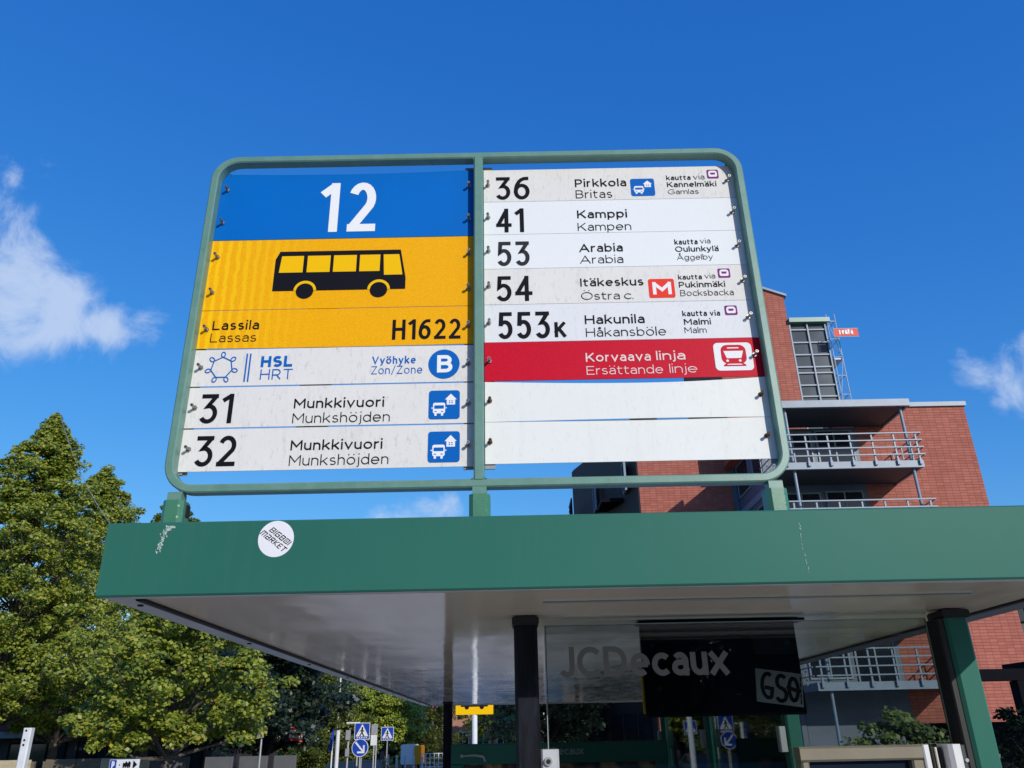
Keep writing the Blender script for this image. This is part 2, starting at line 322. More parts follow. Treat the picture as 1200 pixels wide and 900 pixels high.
# ------------------------------------------------------------ stroke lettering
def A(cx, cy, rx, ry, a0, a1, n=None):
    n = n or max(4, int(abs(a1-a0)/15)); return [(cx+rx*math.cos(math.radians(a0+(a1-a0)*i/n)), cy+ry*math.sin(math.radians(a0+(a1-a0)*i/n))) for i in range(n+1)]
def el(cx, cy, rx, ry): return A(cx, cy, rx, ry, 90, 450, 24)
def dot(x, y): return [(x, y), (x, y+1e-7)]
G = {
 'A': (.84, [[(0, 0), (.42, 1)], [(.84, 0), (.42, 1)], [(.15, .32), (.69, .32)]]),
 'B': (.64, [[(0, 0), (0, 1)], [(0, 1), (.36, 1)]+A(.36, .765, .235, .235, 90, -90)+[(.05, .53)], [(.30, .53)]+A(.37, .265, .27, .265, 90, -90)+[(0, 0)]]),
 'C': (.78, [A(.45, .5, .45, .5, 42, 318)]), 'D': (.76, [[(0, 0), (0, 1), (.3, 1)]+A(.3, .5, .46, .5, 90, -90)+[(0, 0)]]),
 'E': (.60, [[(.58, 1), (0, 1), (0, 0), (.6, 0)], [(0, .52), (.52, .52)]]),
 'G': (.84, [A(.46, .5, .46, .5, 46, 318)+[(.84, .2), (.84, .47), (.5, .47)]]),
 'H': (.70, [[(0, 0), (0, 1)], [(.7, 0), (.7, 1)], [(0, .52), (.7, .52)]]), 'I': (0., [[(0, 0), (0, 1)]]),
 'J': (.42, [[(.42, 1), (.42, .24)]+A(.21, .24, .21, .24, 0, -160)]),
 'K': (.68, [[(0, 0), (0, 1)], [(.64, 1), (0, .34)], [(.23, .58), (.68, 0)]]), 'L': (.54, [[(0, 1), (0, 0), (.54, 0)]]),
 'M': (.84, [[(0, 0), (0, 1), (.42, .34), (.84, 1), (.84, 0)]]), 'N': (.72, [[(0, 0), (0, 1), (.72, 0), (.72, 1)]]),
 'O': (.92, [el(.46, .5, .46, .5)]), 'P': (.60, [[(0, 0), (0, 1)], [(0, 1), (.32, 1)]+A(.32, .70, .28, .30, 90, -90)+[(0, .40)]]),
 'R': (.64, [[(0, 0), (0, 1)], [(0, 1), (.33, 1)]+A(.33, .71, .28, .29, 90, -90)+[(0, .42)], [(.34, .42), (.64, 0)]]),
 'S': (.62, [A(.31, .755, .29, .245, 35, 270)+A(.31, .255, .31, .255, 90, -145)[1:]]), 'T': (.68, [[(0, 1), (.68, 1)], [(.34, 1), (.34, 0)]]),
 'V': (.80, [[(0, 1), (.4, 0), (.8, 1)]]), 'Z': (.62, [[(0, 1), (.62, 1), (0, 0), (.64, 0)]]),
 'a': (.46, [[(.46, 0), (.46, .45)]+A(.24, .45, .22, .26, 0, 145), [(.46, .42), (.22, .42)]+A(.22, .21, .22, .21, 90, 270)+[(.34, .02), (.46, .12)]]),
 'b': (.56, [[(0, 0), (0, 1.04)], el(.28, .35, .28, .35)]), 'd': (.56, [[(.56, 0), (.56, 1.04)], el(.28, .35, .28, .35)]),
 'p': (.56, [[(0, -.28), (0, .7)], el(.28, .35, .28, .35)]), 'g': (.56, [[(.56, .7), (.56, -.04)]+A(.28, -.04, .28, .25, 0, -150), el(.28, .36, .28, .34)]),
 'c': (.50, [A(.31, .35, .31, .35, 45, 315)]), 'e': (.58, [[(.08, .36), (.50, .36)], A(.29, .35, .29, .35, -3, 312)]),
 'h': (.48, [[(0, 0), (0, 1.04)], [(0, .30)]+A(.24, .42, .24, .28, 180, 0)+[(.48, 0)]]), 'n': (.48, [[(0, 0), (0, .7)], [(0, .30)]+A(.24, .42, .24, .28, 180, 0)+[(.48, 0)]]),
 'm': (.84, [[(0, 0), (0, .7)], [(0, .30)]+A(.21, .44, .21, .26, 180, 0)+[(.42, 0)], [(.42, .30)]+A(.63, .44, .21, .26, 180, 0)+[(.84, 0)]]),
 'u': (.48, [[(0, .7), (0, .28)]+A(.24, .28, .24, .28, 180, 360)+[(.48, .34)], [(.48, .7), (.48, 0)]]),
 'i': (0., [[(0, 0), (0, .7)], dot(0, 1.05)]), 'j': (.08, [[(.08, .7), (.08, -.1)]+A(-.06, -.1, .14, .17, 0, -90), dot(.08, 1.05)]),
 'k': (.50, [[(0, 0), (0, 1.04)], [(.47, .7), (0, .24)], [(.17, .41), (.5, 0)]]), 'l': (0., [[(0, 0), (0, 1.04)]]), 'o': (.60, [el(.30, .35, .30, .35)]),
 'r': (.28, [[(0, 0), (0, .7)], [(0, .34)]+A(.28, .40, .28, .30, 180, 92)]), 's': (.42, [A(.21, .53, .19, .17, 35, 270)+A(.21, .18, .21, .18, 90, -145)[1:]]),
 't': (.36, [[(.11, .92), (.11, .2)]+A(.29, .2, .18, .2, 180, 290), [(0, .7), (.36, .7)]]), 'v': (.54, [[(0, .7), (.27, 0), (.54, .7)]]), 'x': (.52, [[(0, .7), (.52, 0)], [(.52, .7), (0, 0)]]),
 'y': (.54, [[(0, .7), (.27, .02)], [(.54, .7), (.22, -.16), (.12, -.27), (.02, -.27)]]), '/': (.42, [[(0, -.1), (.42, 1.08)]]), '.': (0., [dot(0, .02)]),
 '1': (.27, [[(.0, .86), (.16, .955)], [(.27, 1.), (.27, 0)]]), '2': (.60, [A(.30, .70, .28, .30, 158, -36)+[(.02, .0), (.60, 0)]]),
 '3': (.58, [[(.04, 1), (.56, 1), (.25, .60)]+A(.28, .305, .30, .305, 84, -148)]), '4': (.66, [[(.48, 0), (.48, 1), (0, .27), (.66, .27)]]),
 '5': (.57, [[(.54, 1), (.08, 1), (.05, .56)]+A(.27, .325, .30, .325, 118, -148)]), '6': (.62, [el(.31, .32, .31, .32), A(.52, .34, .52, .66, 84, 180)]),
}
for b_, c_ in (('a', 'ä'), ('o', 'ö'), ('O', 'Ö')):
    w_, st_ = G[b_]; h_ = 1.0 if b_ != 'O' else 1.28; G[c_] = (w_, st_+[dot(w_*.5-.2, h_), dot(w_*.5+.2, h_)])
for b_, c_ in (('a', 'å'), ('A', 'Å')):
    w_, st_ = G[b_]; G[c_] = (w_, st_+[el(w_*.5, 1.0 if b_ == 'a' else 1.2, .09, .09)])
def ribbon(mb, pts, w, fn, k=None, cap=True):
    if len(pts) > 2: pts = [p for i, p in enumerate(pts) if i == 0 or math.dist(p, pts[i-1]) > 1e-8]
    if len(pts) == 2 and math.dist(pts[0], pts[1]) < .02*w+1e-5: x, z = pts[0]; h = w*.56; mb.add([fn(x-h, z-h), fn(x+h, z-h), fn(x+h, z+h), fn(x-h, z+h)], [(0, 1, 2, 3)], k); return
    n = len(pts); closed = n > 4 and math.dist(pts[0], pts[-1]) < 1e-6; P = list(pts[:-1] if closed else pts); n = len(P)
    def un(u, v):
        dx, dy = v[0]-u[0], v[1]-u[1]; l = math.hypot(dx, dy) or 1e-9; return (dx/l, dy/l)
    ax = lambda d: min(abs(d[0]), abs(d[1])) < .05
    if not closed:
        for i in range(1, n-1):          # sharp corners: two overlapping strokes, the straight one runs on by half a weight
            d1, d2 = un(P[i-1], P[i]), un(P[i], P[i+1])
            if d1[0]*d2[0]+d1[1]*d2[1] < -.1 and (ax(d1) or ax(d2)):
                A_, B_ = P[:i+1], P[i:]
                if ax(d1): A_[-1] = (P[i][0]+d1[0]*w*.5, P[i][1]+d1[1]*w*.5)
                if ax(d2): B_[0] = (P[i][0]-d2[0]*w*.5, P[i][1]-d2[1]*w*.5)
                fn2 = lambda a, b: tuple(np.add(fn(a, b), (0, -.00004, 0)))
                rib0(mb, A_, w, fn, k, (cap, False)); ribbon2(mb, B_, w, fn2, k, cap); return
    rib0(mb, P+([P[0]] if closed else []), w, fn, k, (cap, cap))
def ribbon2(mb, P, w, fn, k, cap):
    def un(u, v):
        dx, dy = v[0]-u[0], v[1]-u[1]; l = math.hypot(dx, dy) or 1e-9; return (dx/l, dy/l)
    ax = lambda d: min(abs(d[0]), abs(d[1])) < .05
    for i in range(1, len(P)-1):
        d1, d2 = un(P[i-1], P[i]), un(P[i], P[i+1])
        if d1[0]*d2[0]+d1[1]*d2[1] < -.1 and (ax(d1) or ax(d2)):
            A_, B_ = list(P[:i+1]), list(P[i:])
            if ax(d1): A_[-1] = (P[i][0]+d1[0]*w*.5, P[i][1]+d1[1]*w*.5)
            if ax(d2): B_[0] = (P[i][0]-d2[0]*w*.5, P[i][1]-d2[1]*w*.5)
            fn2 = lambda a, b: tuple(np.add(fn(a, b), (0, -.00004, 0)))
            rib0(mb, A_, w, fn, k, (False, False)); ribbon2(mb, B_, w, fn2, k, cap); return
    rib0(mb, P, w, fn, k, (False, cap))
def rib0(mb, pts, w, fn, k=None, caps=(True, True)):
    n = len(pts); closed = n > 4 and math.dist(pts[0], pts[-1]) < 1e-6; P = list(pts[:-1] if closed else pts); n = len(P); L = []; R = []
    def nr(u, v):
        dx, dy = v[0]-u[0], v[1]-u[1]; l = math.hypot(dx, dy) or 1e-9; return (-dy/l, dx/l)
    if not closed:
        if caps[0] and math.dist(P[0], P[1]) > w*.6: m = nr(P[0], P[1]); P[0] = (P[0][0]-m[1]*w*.5, P[0][1]+m[0]*w*.5)
        if caps[1] and math.dist(P[-2], P[-1]) > w*.6: m = nr(P[-2], P[-1]); P[-1] = (P[-1][0]+m[1]*w*.5, P[-1][1]-m[0]*w*.5)
    for i in range(n):
        p = P[i]; a = P[i-1] if (i > 0 or closed) else None; b = P[(i+1) % n] if (i < n-1 or closed) else None
        if a is None: m = nr(p, b); s = 1
        elif b is None: m = nr(a, p); s = 1
        else:
            m1, m2 = nr(a, p), nr(p, b); mx_, my_ = m1[0]+m2[0], m1[1]+m2[1]; l = math.hypot(mx_, my_) or 1e-9; m = (mx_/l, my_/l); s = 1/max(.42, m[0]*m1[0]+m[1]*m1[1])
        h = w*.5*s; L.append((p[0]+m[0]*h, p[1]+m[1]*h)); R.append((p[0]-m[0]*h, p[1]-m[1]*h))
    fs = []
    for i in range(n if closed else n-1):
        j = (i+1) % n; fs.append((i, n+i, n+j, j))
    mb.add([fn(*q) for q in L]+[fn(*q) for q in R], fs, k)
def lettering(mb, s, x0, x1, z0, zc, wt, fn, k=None, sp=.17):
    """text from x0 to x1, baseline z0, capital height up to zc; wt = stroke weight / cap height; fn maps (x, z, layer) to 3-D"""
    H = zc-z0; w = wt*H; chars = [c for c in s if c != ' ']; tot = sum(G[c][0] for c in chars); gaps = 0
    for i, c in enumerate(s[:-1]): gaps += (.34 if c == ' ' else sp)
    if s.count(' '): gaps -= 0
    g = H*(1-wt); sx = ((x1-x0)-len(chars)*w-gaps*H)/max(tot, .01)
    if sx < .35*g: gaps_f = .5; sx = ((x1-x0)-len(chars)*w-gaps*H*gaps_f)/max(tot, .01)
    else: gaps_f = 1.
    x = x0; ly = 0
    for c in s:
        if c == ' ': x += .34*H*gaps_f; continue
        gw, sts = G[c]
        for st in sts:
            ly += 1; L_ = ly % 7
            pts = [(x+w/2+p[0]*sx, z0+w/2+p[1]*g) for p in st]
            ribbon(mb, pts, w, lambda a, b, L_=L_: fn(a, b, L_), k)
        x += gw*sx+w+sp*H*gaps_f
def disc(mb, cx, cz, rx, rz, fn, k, ly, n=28, a0=0., a1=360.):
    mb.add([fn(cx+rx*math.cos(math.radians(a0+(a1-a0)*i/n)), cz+rz*math.sin(math.radians(a0+(a1-a0)*i/n)), ly) for i in range(n if a1-a0 == 360 else n+1)], [tuple(range(n if a1-a0 == 360 else n+1))], k)
def rrect(mb, x0, x1, z0, z1, r, fn, k, ly):
    pts = A(x1-r, z1-r, r, r, 90, 0, 5)+A(x1-r, z0+r, r, r, 0, -90, 5)+A(x0+r, z0+r, r, r, -90, -180, 5)+A(x0+r, z1-r, r, r, 180, 90, 5)
    mb.add([fn(a, b, ly) for a, b in pts], [tuple(range(len(pts)))], k)
def pol(mb, pts, fn, k, ly): mb.add([fn(a, b, ly) for a, b in pts], [tuple(range(len(pts)))], k)

# ================================================================== SETTING
def smooth(a, b, x): t_ = min(1, max(0, (x-a)/(b-a))); return t_*t_*(3-2*t_)
def gz(y): return -.42*smooth(14, 34, y)
def sheet(name, x0, x1, ys, dz, mat, nx=1):
    mb = MB(); xs = [x0+(x1-x0)*i/nx for i in range(nx+1)]
    vs = [(x, y, gz(y)+dz) for y in ys for x in xs]; w_ = nx+1
    mb.add(vs, [(j*w_+i, j*w_+i+1, (j+1)*w_+i+1, (j+1)*w_+i) for j in range(len(ys)-1) for i in range(nx)])
    return mb.build(name, mat, kind='structure', clean=False)
ys = [-900, -200, -60, -20, 0]+list(range(4, 60, 2))+[70, 90, 130, 250, 900]
sheet('ground', -900, 900, ys, 0, 'grass', 1)
sheet('road', -13, -4.2, [y for y in ys if -200 <= y <= 250], .004, 'asphalt')
sheet('plaza', -4.05, 40, [y for y in ys if -60 <= y <= 36], .124, 'paving')
sheet('pavement', -4.05, 3.6, [y for y in ys if 36 <= y <= 250], .124, 'paving')
sheet('footpath', -16., -13.15, [y for y in ys if -200 <= y <= 44], .124, 'paving')
for x, y1 in ((-4.2, 250), (-13.15, 44)):
    mb = MB(); yy = [y for y in ys if -60 <= y <= y1]
    vs = [(x+a, y, gz(y)+b) for y in yy for a, b in ((0, -.05), (0, .13), (.15, .13), (.15, -.05))]
    mb.add(vs, [(j*4+i, j*4+(i+1) % 4, (j+1)*4+(i+1) % 4, (j+1)*4+i) for j in range(len(yy)-1) for i in range(4)]); mb.build('kerb', 'paving', kind='structure')
mb = MB()
for i in range(24):
    y0 = -40+i*7.
    mb.add([(-8.65, y0, gz(y0)+.009), (-8.5, y0, gz(y0)+.009), (-8.5, y0+3, gz(y0+3)+.009), (-8.65, y0+3, gz(y0+3)+.009)], [(0, 1, 2, 3)])
mb.build('lane_markings', 'line', kind='structure', clean=False)

# ================================================================== BUS SHELTER
RZ0, RZ1 = 2.36, 2.5
XL, XR, YF, YB = -.794, 1.222, 1.55, 7.37
sh = thing('bus_shelter', 'green glazed bus shelter with a grey glossy ceiling under the route sign', 'bus shelter', (.2, 4.4, .124))
mb = MB(); mb.bbox(XL, XR, YF, YF+.012, RZ0-.002, RZ1, .003); mb.box(XL, XR, YF+.012, YF+.03, RZ1-.004, RZ1-.001); mb.build('fascia', 'green', sh)
mb = MB(); mb.bbox(XL, XL+.006, YF+.0125, YB, RZ0, RZ1, .002); mb.build('side_fascia', 'green', sh)
mb = MB(); mb.bbox(XR-.006, XR, YF+.0125, YB, RZ0, RZ1, .002); mb.build('side_fascia', 'green', sh)
mb = MB(); mb.bbox(XL+.006, XR-.006, YB-.01, YB, RZ0, RZ1, .002); mb.build('rear_fascia', 'green', sh)
mb = MB(); mb.box(XL+.007, XR-.007, YF+.0125, YB-.011, RZ0+.02, RZ1-.02); mb.build('roof', 'trim', sh)
mb = MB(); mb.box(-.722, 1.134, YF+.028, YB-.05, RZ0+.002, RZ0+.019); mb.build('ceiling', 'ceiling', sh)
mb = MB(); mb.box(XL+.0065, -.737, YF+.013, YB-.012, RZ0-.001, RZ0+.018); mb.build('edge_trim', 'trim', sh)
mb = MB(); mb.box(1.149, XR-.0065, YF+.013, YB-.012, RZ0-.001, RZ0+.018); mb.build('edge_trim', 'trim_dark', sh, label='dark edge trim')
for a, b in ((-.7365, -.7225), (1.1345, 1.1485)):
    mb = MB(); mb.bbox(a, b, YF+.045, YB-.04, RZ0-.004, RZ0+.006, .002); mb.build('rubber_seal', 'rubber', sh)
for i in range(8):
    mb = MB(); mb.tube((-.755, 1.66+i*.72, RZ0-.004), (-.755, 1.66+i*.72, RZ0-.0012), .006, n=10); mb.build('rivet', 'rubber', sh)
mb = MB(); mb.bbox(-.735, 1.147, YF+.013, YF+.027, RZ0-.003, RZ0+.012, .002); mb.build('front_trim', 'trim', sh)
mb = MB(); mb.bbox(-.735, 1.147, YB-.05, YB-.012, RZ0-.004, RZ0+.012, .003); mb.build('rear_trim', 'trim', sh)
# posts
def post(x0, x1, y0, y1, mats, side=None):
    mb = MB(); mb.bbox(x0, x1, y0, y1, .12, RZ0-.012, .007)
    o = mb.build('post', mats, sh)
    m2 = MB(); m2.bbox(x0-.004, x1+.004, y0-.004, y1+.004, RZ0-.02, RZ0-.001, .004); m2.build('post_cap', 'rubber', o)
    return o
post(-.003, .052, 1.945, 2.02, 'postblack')
p_ = post(1.017, 1.073, 1.97, 2.04, 'green')
mb = MB(); mb.bbox(1.000, 1.0165, 1.975, 2.035, .13, RZ0-.021, .003); mb.build('shade_strip', 'rubber', p_)  # black strip standing in for the shade on the post's inner face
post(-.553, -.487, 6.53, 6.60, 'postblack')
for y in (3.34, 4.76, 6.2):
    p_ = post(1.03, 1.085, y, y+.07, 'green')
    for z in (2.03, 1.0):
        m2 = MB(); m2.bbox(1.0, 1.029, y+.01, y+.05, z, z+.09, .004); m2.build('glass_clamp', 'greymetal', p_)
# end glass
mb = MB(); mb.bbox(.073, .998, 2.026, 2.034, .3, RZ0-.014, .002); g_ = mb.build('glass_pane', 'glass', sh, label='end pane with large maker lettering')
mb = MB(); mb.box(.073, .998, 2.0262, 2.0338, RZ0-.0135, RZ0-.0115); mb.box(.0705, .0725, 2.0262, 2.0338, .3, RZ0-.0135); mb.box(.9985, .9999, 2.0262, 2.0338, .3, RZ0-.0135); mb.build('glass_rim', 'glass_edge', g_)
mb = MB(); fn = lambda x, z, l: (x, 2.0255-l*.0002, z)
zb, zt = 2.2268, 2.2965
lettering(mb, 'JCD', .104, .266, zb, zt, .185, fn, sp=.08); lettering(mb, 'ecaux', .273, .507, zb, zt*1., .19, fn, sp=.07)
mb.build('lettering', 'frost', g_, clean=False)
mb = MB(); mb.bbox(.115, .99, 2.000, 2.006, RZ0-.006, RZ0-.001, .001); mb.build('ceiling_bead', 'glass_edge', sh)
mb = MB(); mb.bbox(.06, .97, 1.742, 1.748, RZ0-.002, RZ0+.001, .0008); mb.build('ceiling_joint', 'glass_edge', sh)
for y0, y1 in ((3.42, 4.75), (4.84, 6.19)):
    mb = MB(); mb.bbox(1.052, 1.060, y0, y1, .3, RZ0-.03, .002); g_ = mb.build('glass_pane', 'glass', sh, label='long side pane')
    m2 = MB(); m2.box(1.0522, 1.0598, y0, y1, RZ0-.0295, RZ0-.0275); m2.build('glass_rim', 'glass_edge', g_)
# clamps on the end wall
mb = MB(); mb.bbox(.050, .092, 1.955, 2.024, 1.93, 2.074, .006, 0); mb.tube((.068, 1.948, 2.05), (.068, 1.9545, 2.05), .009, n=14, k=1); mb.tube((.068, 1.946, 2.05), (.068, 1.9478, 2.05), .005, n=10, k=2)
mb.build('glass_clamp', ['galv', 'greymetal', 'rubber'], sh)
mb = MB(); mb.bbox(.955, .984, 1.955, 2.02, 1.93, 2.068, .008, 0); mb.bbox(.985, .999, 1.97, 2.02, 1.92, 2.066, .004, 1); mb.tube((.992, 1.962, 2.035), (.992, 1.969, 2.035), .004, n=10, k=2)
mb.build('glass_clamp', ['whitepl', 'trim_dark', 'greymetal'], sh, label='white plastic clamp cover')
mb = MB()
for i in range(4): mb.bbox(.918+i*.009, .924+i*.009, 1.985, 2.018, .9, 2.062, .002, i % 2)
mb.build('ribbed_profile', ['trim', 'rubber'], sh)
# timetable frame
tf = thing('timetable_frame', 'beige metal timetable frame with dark glass on the shelter end glass', 'timetable frame', (.77, 2.0, .95))
mb = MB(); z0, z1 = .95, 2.068
mb.bbox(.627, .645, 1.965, 2.012, z0, z1-.031, .004); mb.bbox(.872, .899, 1.965, 2.012, z0, z1-.031, .004); mb.bbox(.627, .899, 1.965, 2.012, z1-.03, z1, .004); mb.bbox(.646, .871, 1.965, 2.012, z0, z0+.03, .004)
mb.build('frame', 'beige', tf)
mb = MB(); mb.bbox(.8995, .914, 1.962, 2.014, z0, z1, .003); mb.build('side_strip', 'whitepl', tf)
mb = MB(); mb.box(.646, .871, 1.985, 1.99, z0+.031, z1-.031); mb.build('display_glass', 'map_glass', tf)
# ad case at the far end
ad = thing('advert_case', 'dark green poster case at the far end of the shelter', 'poster case', (.24, 5.0, .124))
mb = MB(); a0, a1, zt = -.372, .845, 2.07
mb.bbox(a0, a1, 4.96, 5.08, zt-.105, zt, .008); mb.build('header', 'green', ad)
mb = MB(); mb.bbox(a0, a0+.07, 4.962, 5.078, .2, zt-.106, .006); mb.build('side_rail', 'green', ad)
mb = MB(); mb.bbox(a1-.07, a1, 4.962, 5.078, .2, zt-.106, .006); mb.build('side_rail', 'green', ad)
mb = MB(); mb.bbox(a0+.071, a1-.071, 4.962, 5.078, .2, .3, .006); mb.build('bottom_rail', 'green', ad)
mb = MB(); mb.box(a0+.071, a1-.071, 4.985, 5.06, .301, zt-.107); mb.build('poster', 'poster', ad)
mb = MB(); fn = lambda x, z, l: (x, 4.9585-l*.0002, z); lettering(mb, 'JCD', .13, .225, 2.006, 2.045, .15, fn, sp=.07); lettering(mb, 'ecaux', .233, .37, 2.006, 2.045, .17, fn, sp=.07); mb.build('lettering', 'greymetal', ad, clean=False)
mb = MB(); mb.path([(-.30, 4.93, 2.01), (-.24, 4.92, 2.013), (-.19, 4.93, 2.005), (-.18, 4.94, 1.98)], [.004, .006, .007, .005]); mb.tube((-.31, 4.95, 2.01), (-.31, 4.925, 2.01), .009, n=12); mb.build('latch', 'greymetal', ad)
# hanging board
hb = thing('hanging_board', 'black rectangular board hung under the shelter ceiling behind the end glass', 'board', (.5, 2.07, 2.137))
mb = MB(); mb.bbox(.309, .690, 2.064, 2.085, 2.137, 2.352, .006); mb.build('panel', 'board', hb)
mb = MB(); mb.bbox(.305, .716, 2.055, 2.125, 2.3525, 2.3585, .002); mb.build('flange', 'board', hb)
for x, z in ((.335, 2.30), (.665, 2.30), (.345, 2.20)): mb = MB(); mb.tube((x, 2.0638, z), (x, 2.058, z), .0055, n=10); mb.build('screw', 'trim_dark', hb)
mb = MB(); mb.box(.3045, .3085, 2.068, 2.083, 2.145, 2.23); mb.build('led_reflection', 'yellow_ink', hb)  # yellow LED reflections along the left edge, painted as a strip
# sticker on the board
st_ = MB(); fn = lambda x, z, l: (x, 2.0632-l*.0002, z)
P4 = [PY(885, 783, 2.063), PY(940, 790, 2.063), PY(942, 829, 2.063), PY(887, 822, 2.063)]
pol(st_, [(p[0], p[2]) for p in P4], fn, 0, 0); pol_ = [(p[0], p[2]) for p in P4]
gs = thing('graffiti_sticker', 'grey paper sticker with black hand drawn letters on the hanging board', 'sticker', (P4[3][0], 2.063, P4[3][2]))
st_.build('paper', 'paper', gs, clean=False)
mb = MB()
def q4(s_, t_): a = np.array(pol_[0])*(1-s_)+np.array(pol_[1])*s_; b = np.array(pol_[3])*(1-s_)+np.array(pol_[2])*s_; return tuple(a*(1-t_)+b*t_)
for i, pts in enumerate([A(.26, .52, .13, .36, 60, 300)+[(.345, .44), (.22, .46)], A(.55, .68, .10, .19, 40, 270)+A(.53, .30, .11, .19, 90, -150)[1:], el(.80, .5, .095, .33), [(.69, .54), (.90, .46)]]):
    ribbon(mb, [q4(a, 1-b) for a, b in pts], .0088, lambda a, b, i=i: fn(a, b, 2+i))
for i in range(5): ribbon(mb, [q4(.955, .12+i*.17), q4(.955, .22+i*.17)], .003, lambda a, b: fn(a, b, 1))
mb.build('lettering', 'ink', gs, clean=False)
# round sticker on the fascia
c0 = PY(323.5, 631.5, YF); R_ = (PY(344.5, 631, YF)[0]-PY(302.5, 632, YF)[0])/2; RZ_ = R_*1.02
bs = thing('round_sticker', 'round white sticker with black slanted lettering on the green fascia', 'sticker', (c0[0], YF, c0[2]-RZ_))
fn = lambda x, z, l: (x, YF-.0006-l*.00012, z)
mb = MB(); disc(mb, c0[0], c0[2], R_, RZ_, fn, 0, 0, 40); mb.build('paper', 'sticker', bs, clean=False)
mb = MB()
def rot(a, b, l, th=math.radians(-37)):
    b2 = b; a2 = a+b*.25; return fn(c0[0]+a2*math.cos(th)-b2*math.sin(th), c0[2]+a2*math.sin(th)+b2*math.cos(th), l+1)
BG = {'B': (.5, [[(0, 0), (0, 1), (.5, 1), (.5, 0), (0, 0)], [(0, .5), (.5, .5)]]), 'I': (0, [[(0, 0), (0, 1)]]), 'G': (.5, [[(.5, 1), (0, 1), (0, 0), (.5, 0), (.5, .5), (.25, .5)]]),
      'O': (.5, [[(0, 0), (0, 1), (.5, 1), (.5, 0), (0, 0)], [(.25, .35), (.25, .65)]]), 'M': (.75, [[(0, 0), (0, 1), (.75, 1), (.75, 0)], [(.37, 1), (.37, 0)]]), 'a': (.5, [[(0, 1), (.5, 1), (.5, 0), (0, 0), (0, .5), (.5, .5)]]),
      'R': (.5, [[(0, 0), (0, 1), (.5, 1), (.5, .5), (0, .5)], [(.25, .5), (.5, 0)]]), 'K': (.5, [[(0, 0), (0, 1)], [(.5, 1), (0, .5), (.5, 0)]]), 'E': (.45, [[(.45, 1), (0, 1), (0, 0), (.45, 0)], [(0, .5), (.4, .5)]]), 'T': (.5, [[(0, 1), (.55, 1)], [(.27, 1), (.27, 0)]])}
def blocky(mb, s, x0, x1, z0, z1):
    H = z1-z0; w = .15*H; tot = sum(BG[c][0] for c in s); gx = .2*H; sx = ((x1-x0)-len(s)*w-(len(s)-1)*gx)/tot; x = x0; ly = 0
    for c in s:
        for stp in BG[c][1]:
            ly += 1; ribbon(mb, [(x+w/2+p[0]*sx, z0+w/2+p[1]*(H-w)) for p in stp], w, lambda a, b, l=ly % 6: rot(a, b, l))
        x += BG[c][0]*sx+w+gx
blocky(mb, 'BIGBOI', -.023, .026, .0035, .0145); blocky(mb, 'MaRKET', -.030, .031, -.0115, -.0005)
mb.build('lettering', 'ink', bs, clean=False)
# bird droppings
for nm, lab, runs in (('bird_dropping', 'white crusty streak at the top left of the green fascia', [(197, 616, 191, 632, 6), (191, 632, 184, 648, 4), (203, 617, 196, 622, 4)]), ('bird_dropping', 'thin faint pale streak at the right of the green fascia', [(936, 612, 940, 640, 1.4), (940, 640, 948, 672, 1.6)])):
    mb = MB(); rr = random.Random(len(lab))
    for (u0, v0, u1, v1, wd) in runs:
        for i in range(46 if wd > 2 else 22):
            f_ = rr.random(); u = u0+(u1-u0)*f_+rr.gauss(0, wd*.4); v = v0+(v1-v0)*f_; c = PY(u, max(v, 614.5-(u-127)*.0228+.8), YF); r = rr.uniform(.0004, .0016)*(.7 if wd < 2 else 1); n_ = 7
            mb.add([(c[0]+math.cos(k_*2*math.pi/n_)*r*rr.uniform(.4, 1.1), YF-.0006-i*.00003, c[2]+math.sin(k_*2*math.pi/n_)*r*2.*rr.uniform(.4, 1.1)) for k_ in range(n_)], [tuple(range(n_))])
    o = mb.build(nm, 'dropping' if wd > 2 else 'frame', clean=False); origin(o); tag(o, lab, 'bird dropping')

# ================================================================== ROUTE SIGN
sg = thing('route_sign', 'pale green framed bus stop route sign standing on the shelter roof', 'bus stop sign', (-.07, 1.62, 2.5))
FY0, FY1 = 1.60, 1.629                        # tube front and back
PYY = 1.628                                   # panel front plane
xo0, xo1, zo0, zo1, T = -.7262, .5832, 2.5735, 3.438, .0182
def rrpath(x0, x1, z0, z1, r, rb):
    return A(x1-r, z1-r, r, r, 90, 0, 9)+A(x1-rb, z0+rb, rb, rb, 0, -90, 9)+A(x0+rb, z0+rb, rb, rb, -90, -180, 9)+A(x0+r, z1-r, r, r, 180, 90, 9)
po = rrpath(xo0, xo1, zo0, zo1, .066, .066); pi_ = rrpath(xo0+T, xo1-T, zo0+T, zo1-T, .066-T, .066-T)
mb = MB(); n = len(po); b = .0028
def ring(p_out, p_in, f, g_): return [(p_out[i][0]*(1-f)+p_in[i][0]*f, g_, p_out[i][1]*(1-f)+p_in[i][1]*f) for i in range(n)]
f_ = b/T; rings = [ring(po, pi_, f_, FY0), ring(po, pi_, 1-f_, FY0), ring(po, pi_, 1, FY0+b), ring(po, pi_, 1, FY1-b), ring(po, pi_, 1-f_, FY1), ring(po, pi_, f_, FY1), ring(po, pi_, 0, FY1-b), ring(po, pi_, 0, FY0+b)]
vs = [p for r in rings for p in r]; fs = []
for j in range(8):
    k2 = (j+1) % 8
    for i in range(n): i2 = (i+1) % n; fs.append((j*n+i, j*n+i2, k2*n+i2, k2*n+i))
mb.add(vs, fs); mb.build('frame_tube', 'frame', sg)
mb = MB(); mb.bbox(-.0795, -.0578, FY0-.0012, FY1-.001, zo0+T-.0015, zo1-T+.0015, .003)
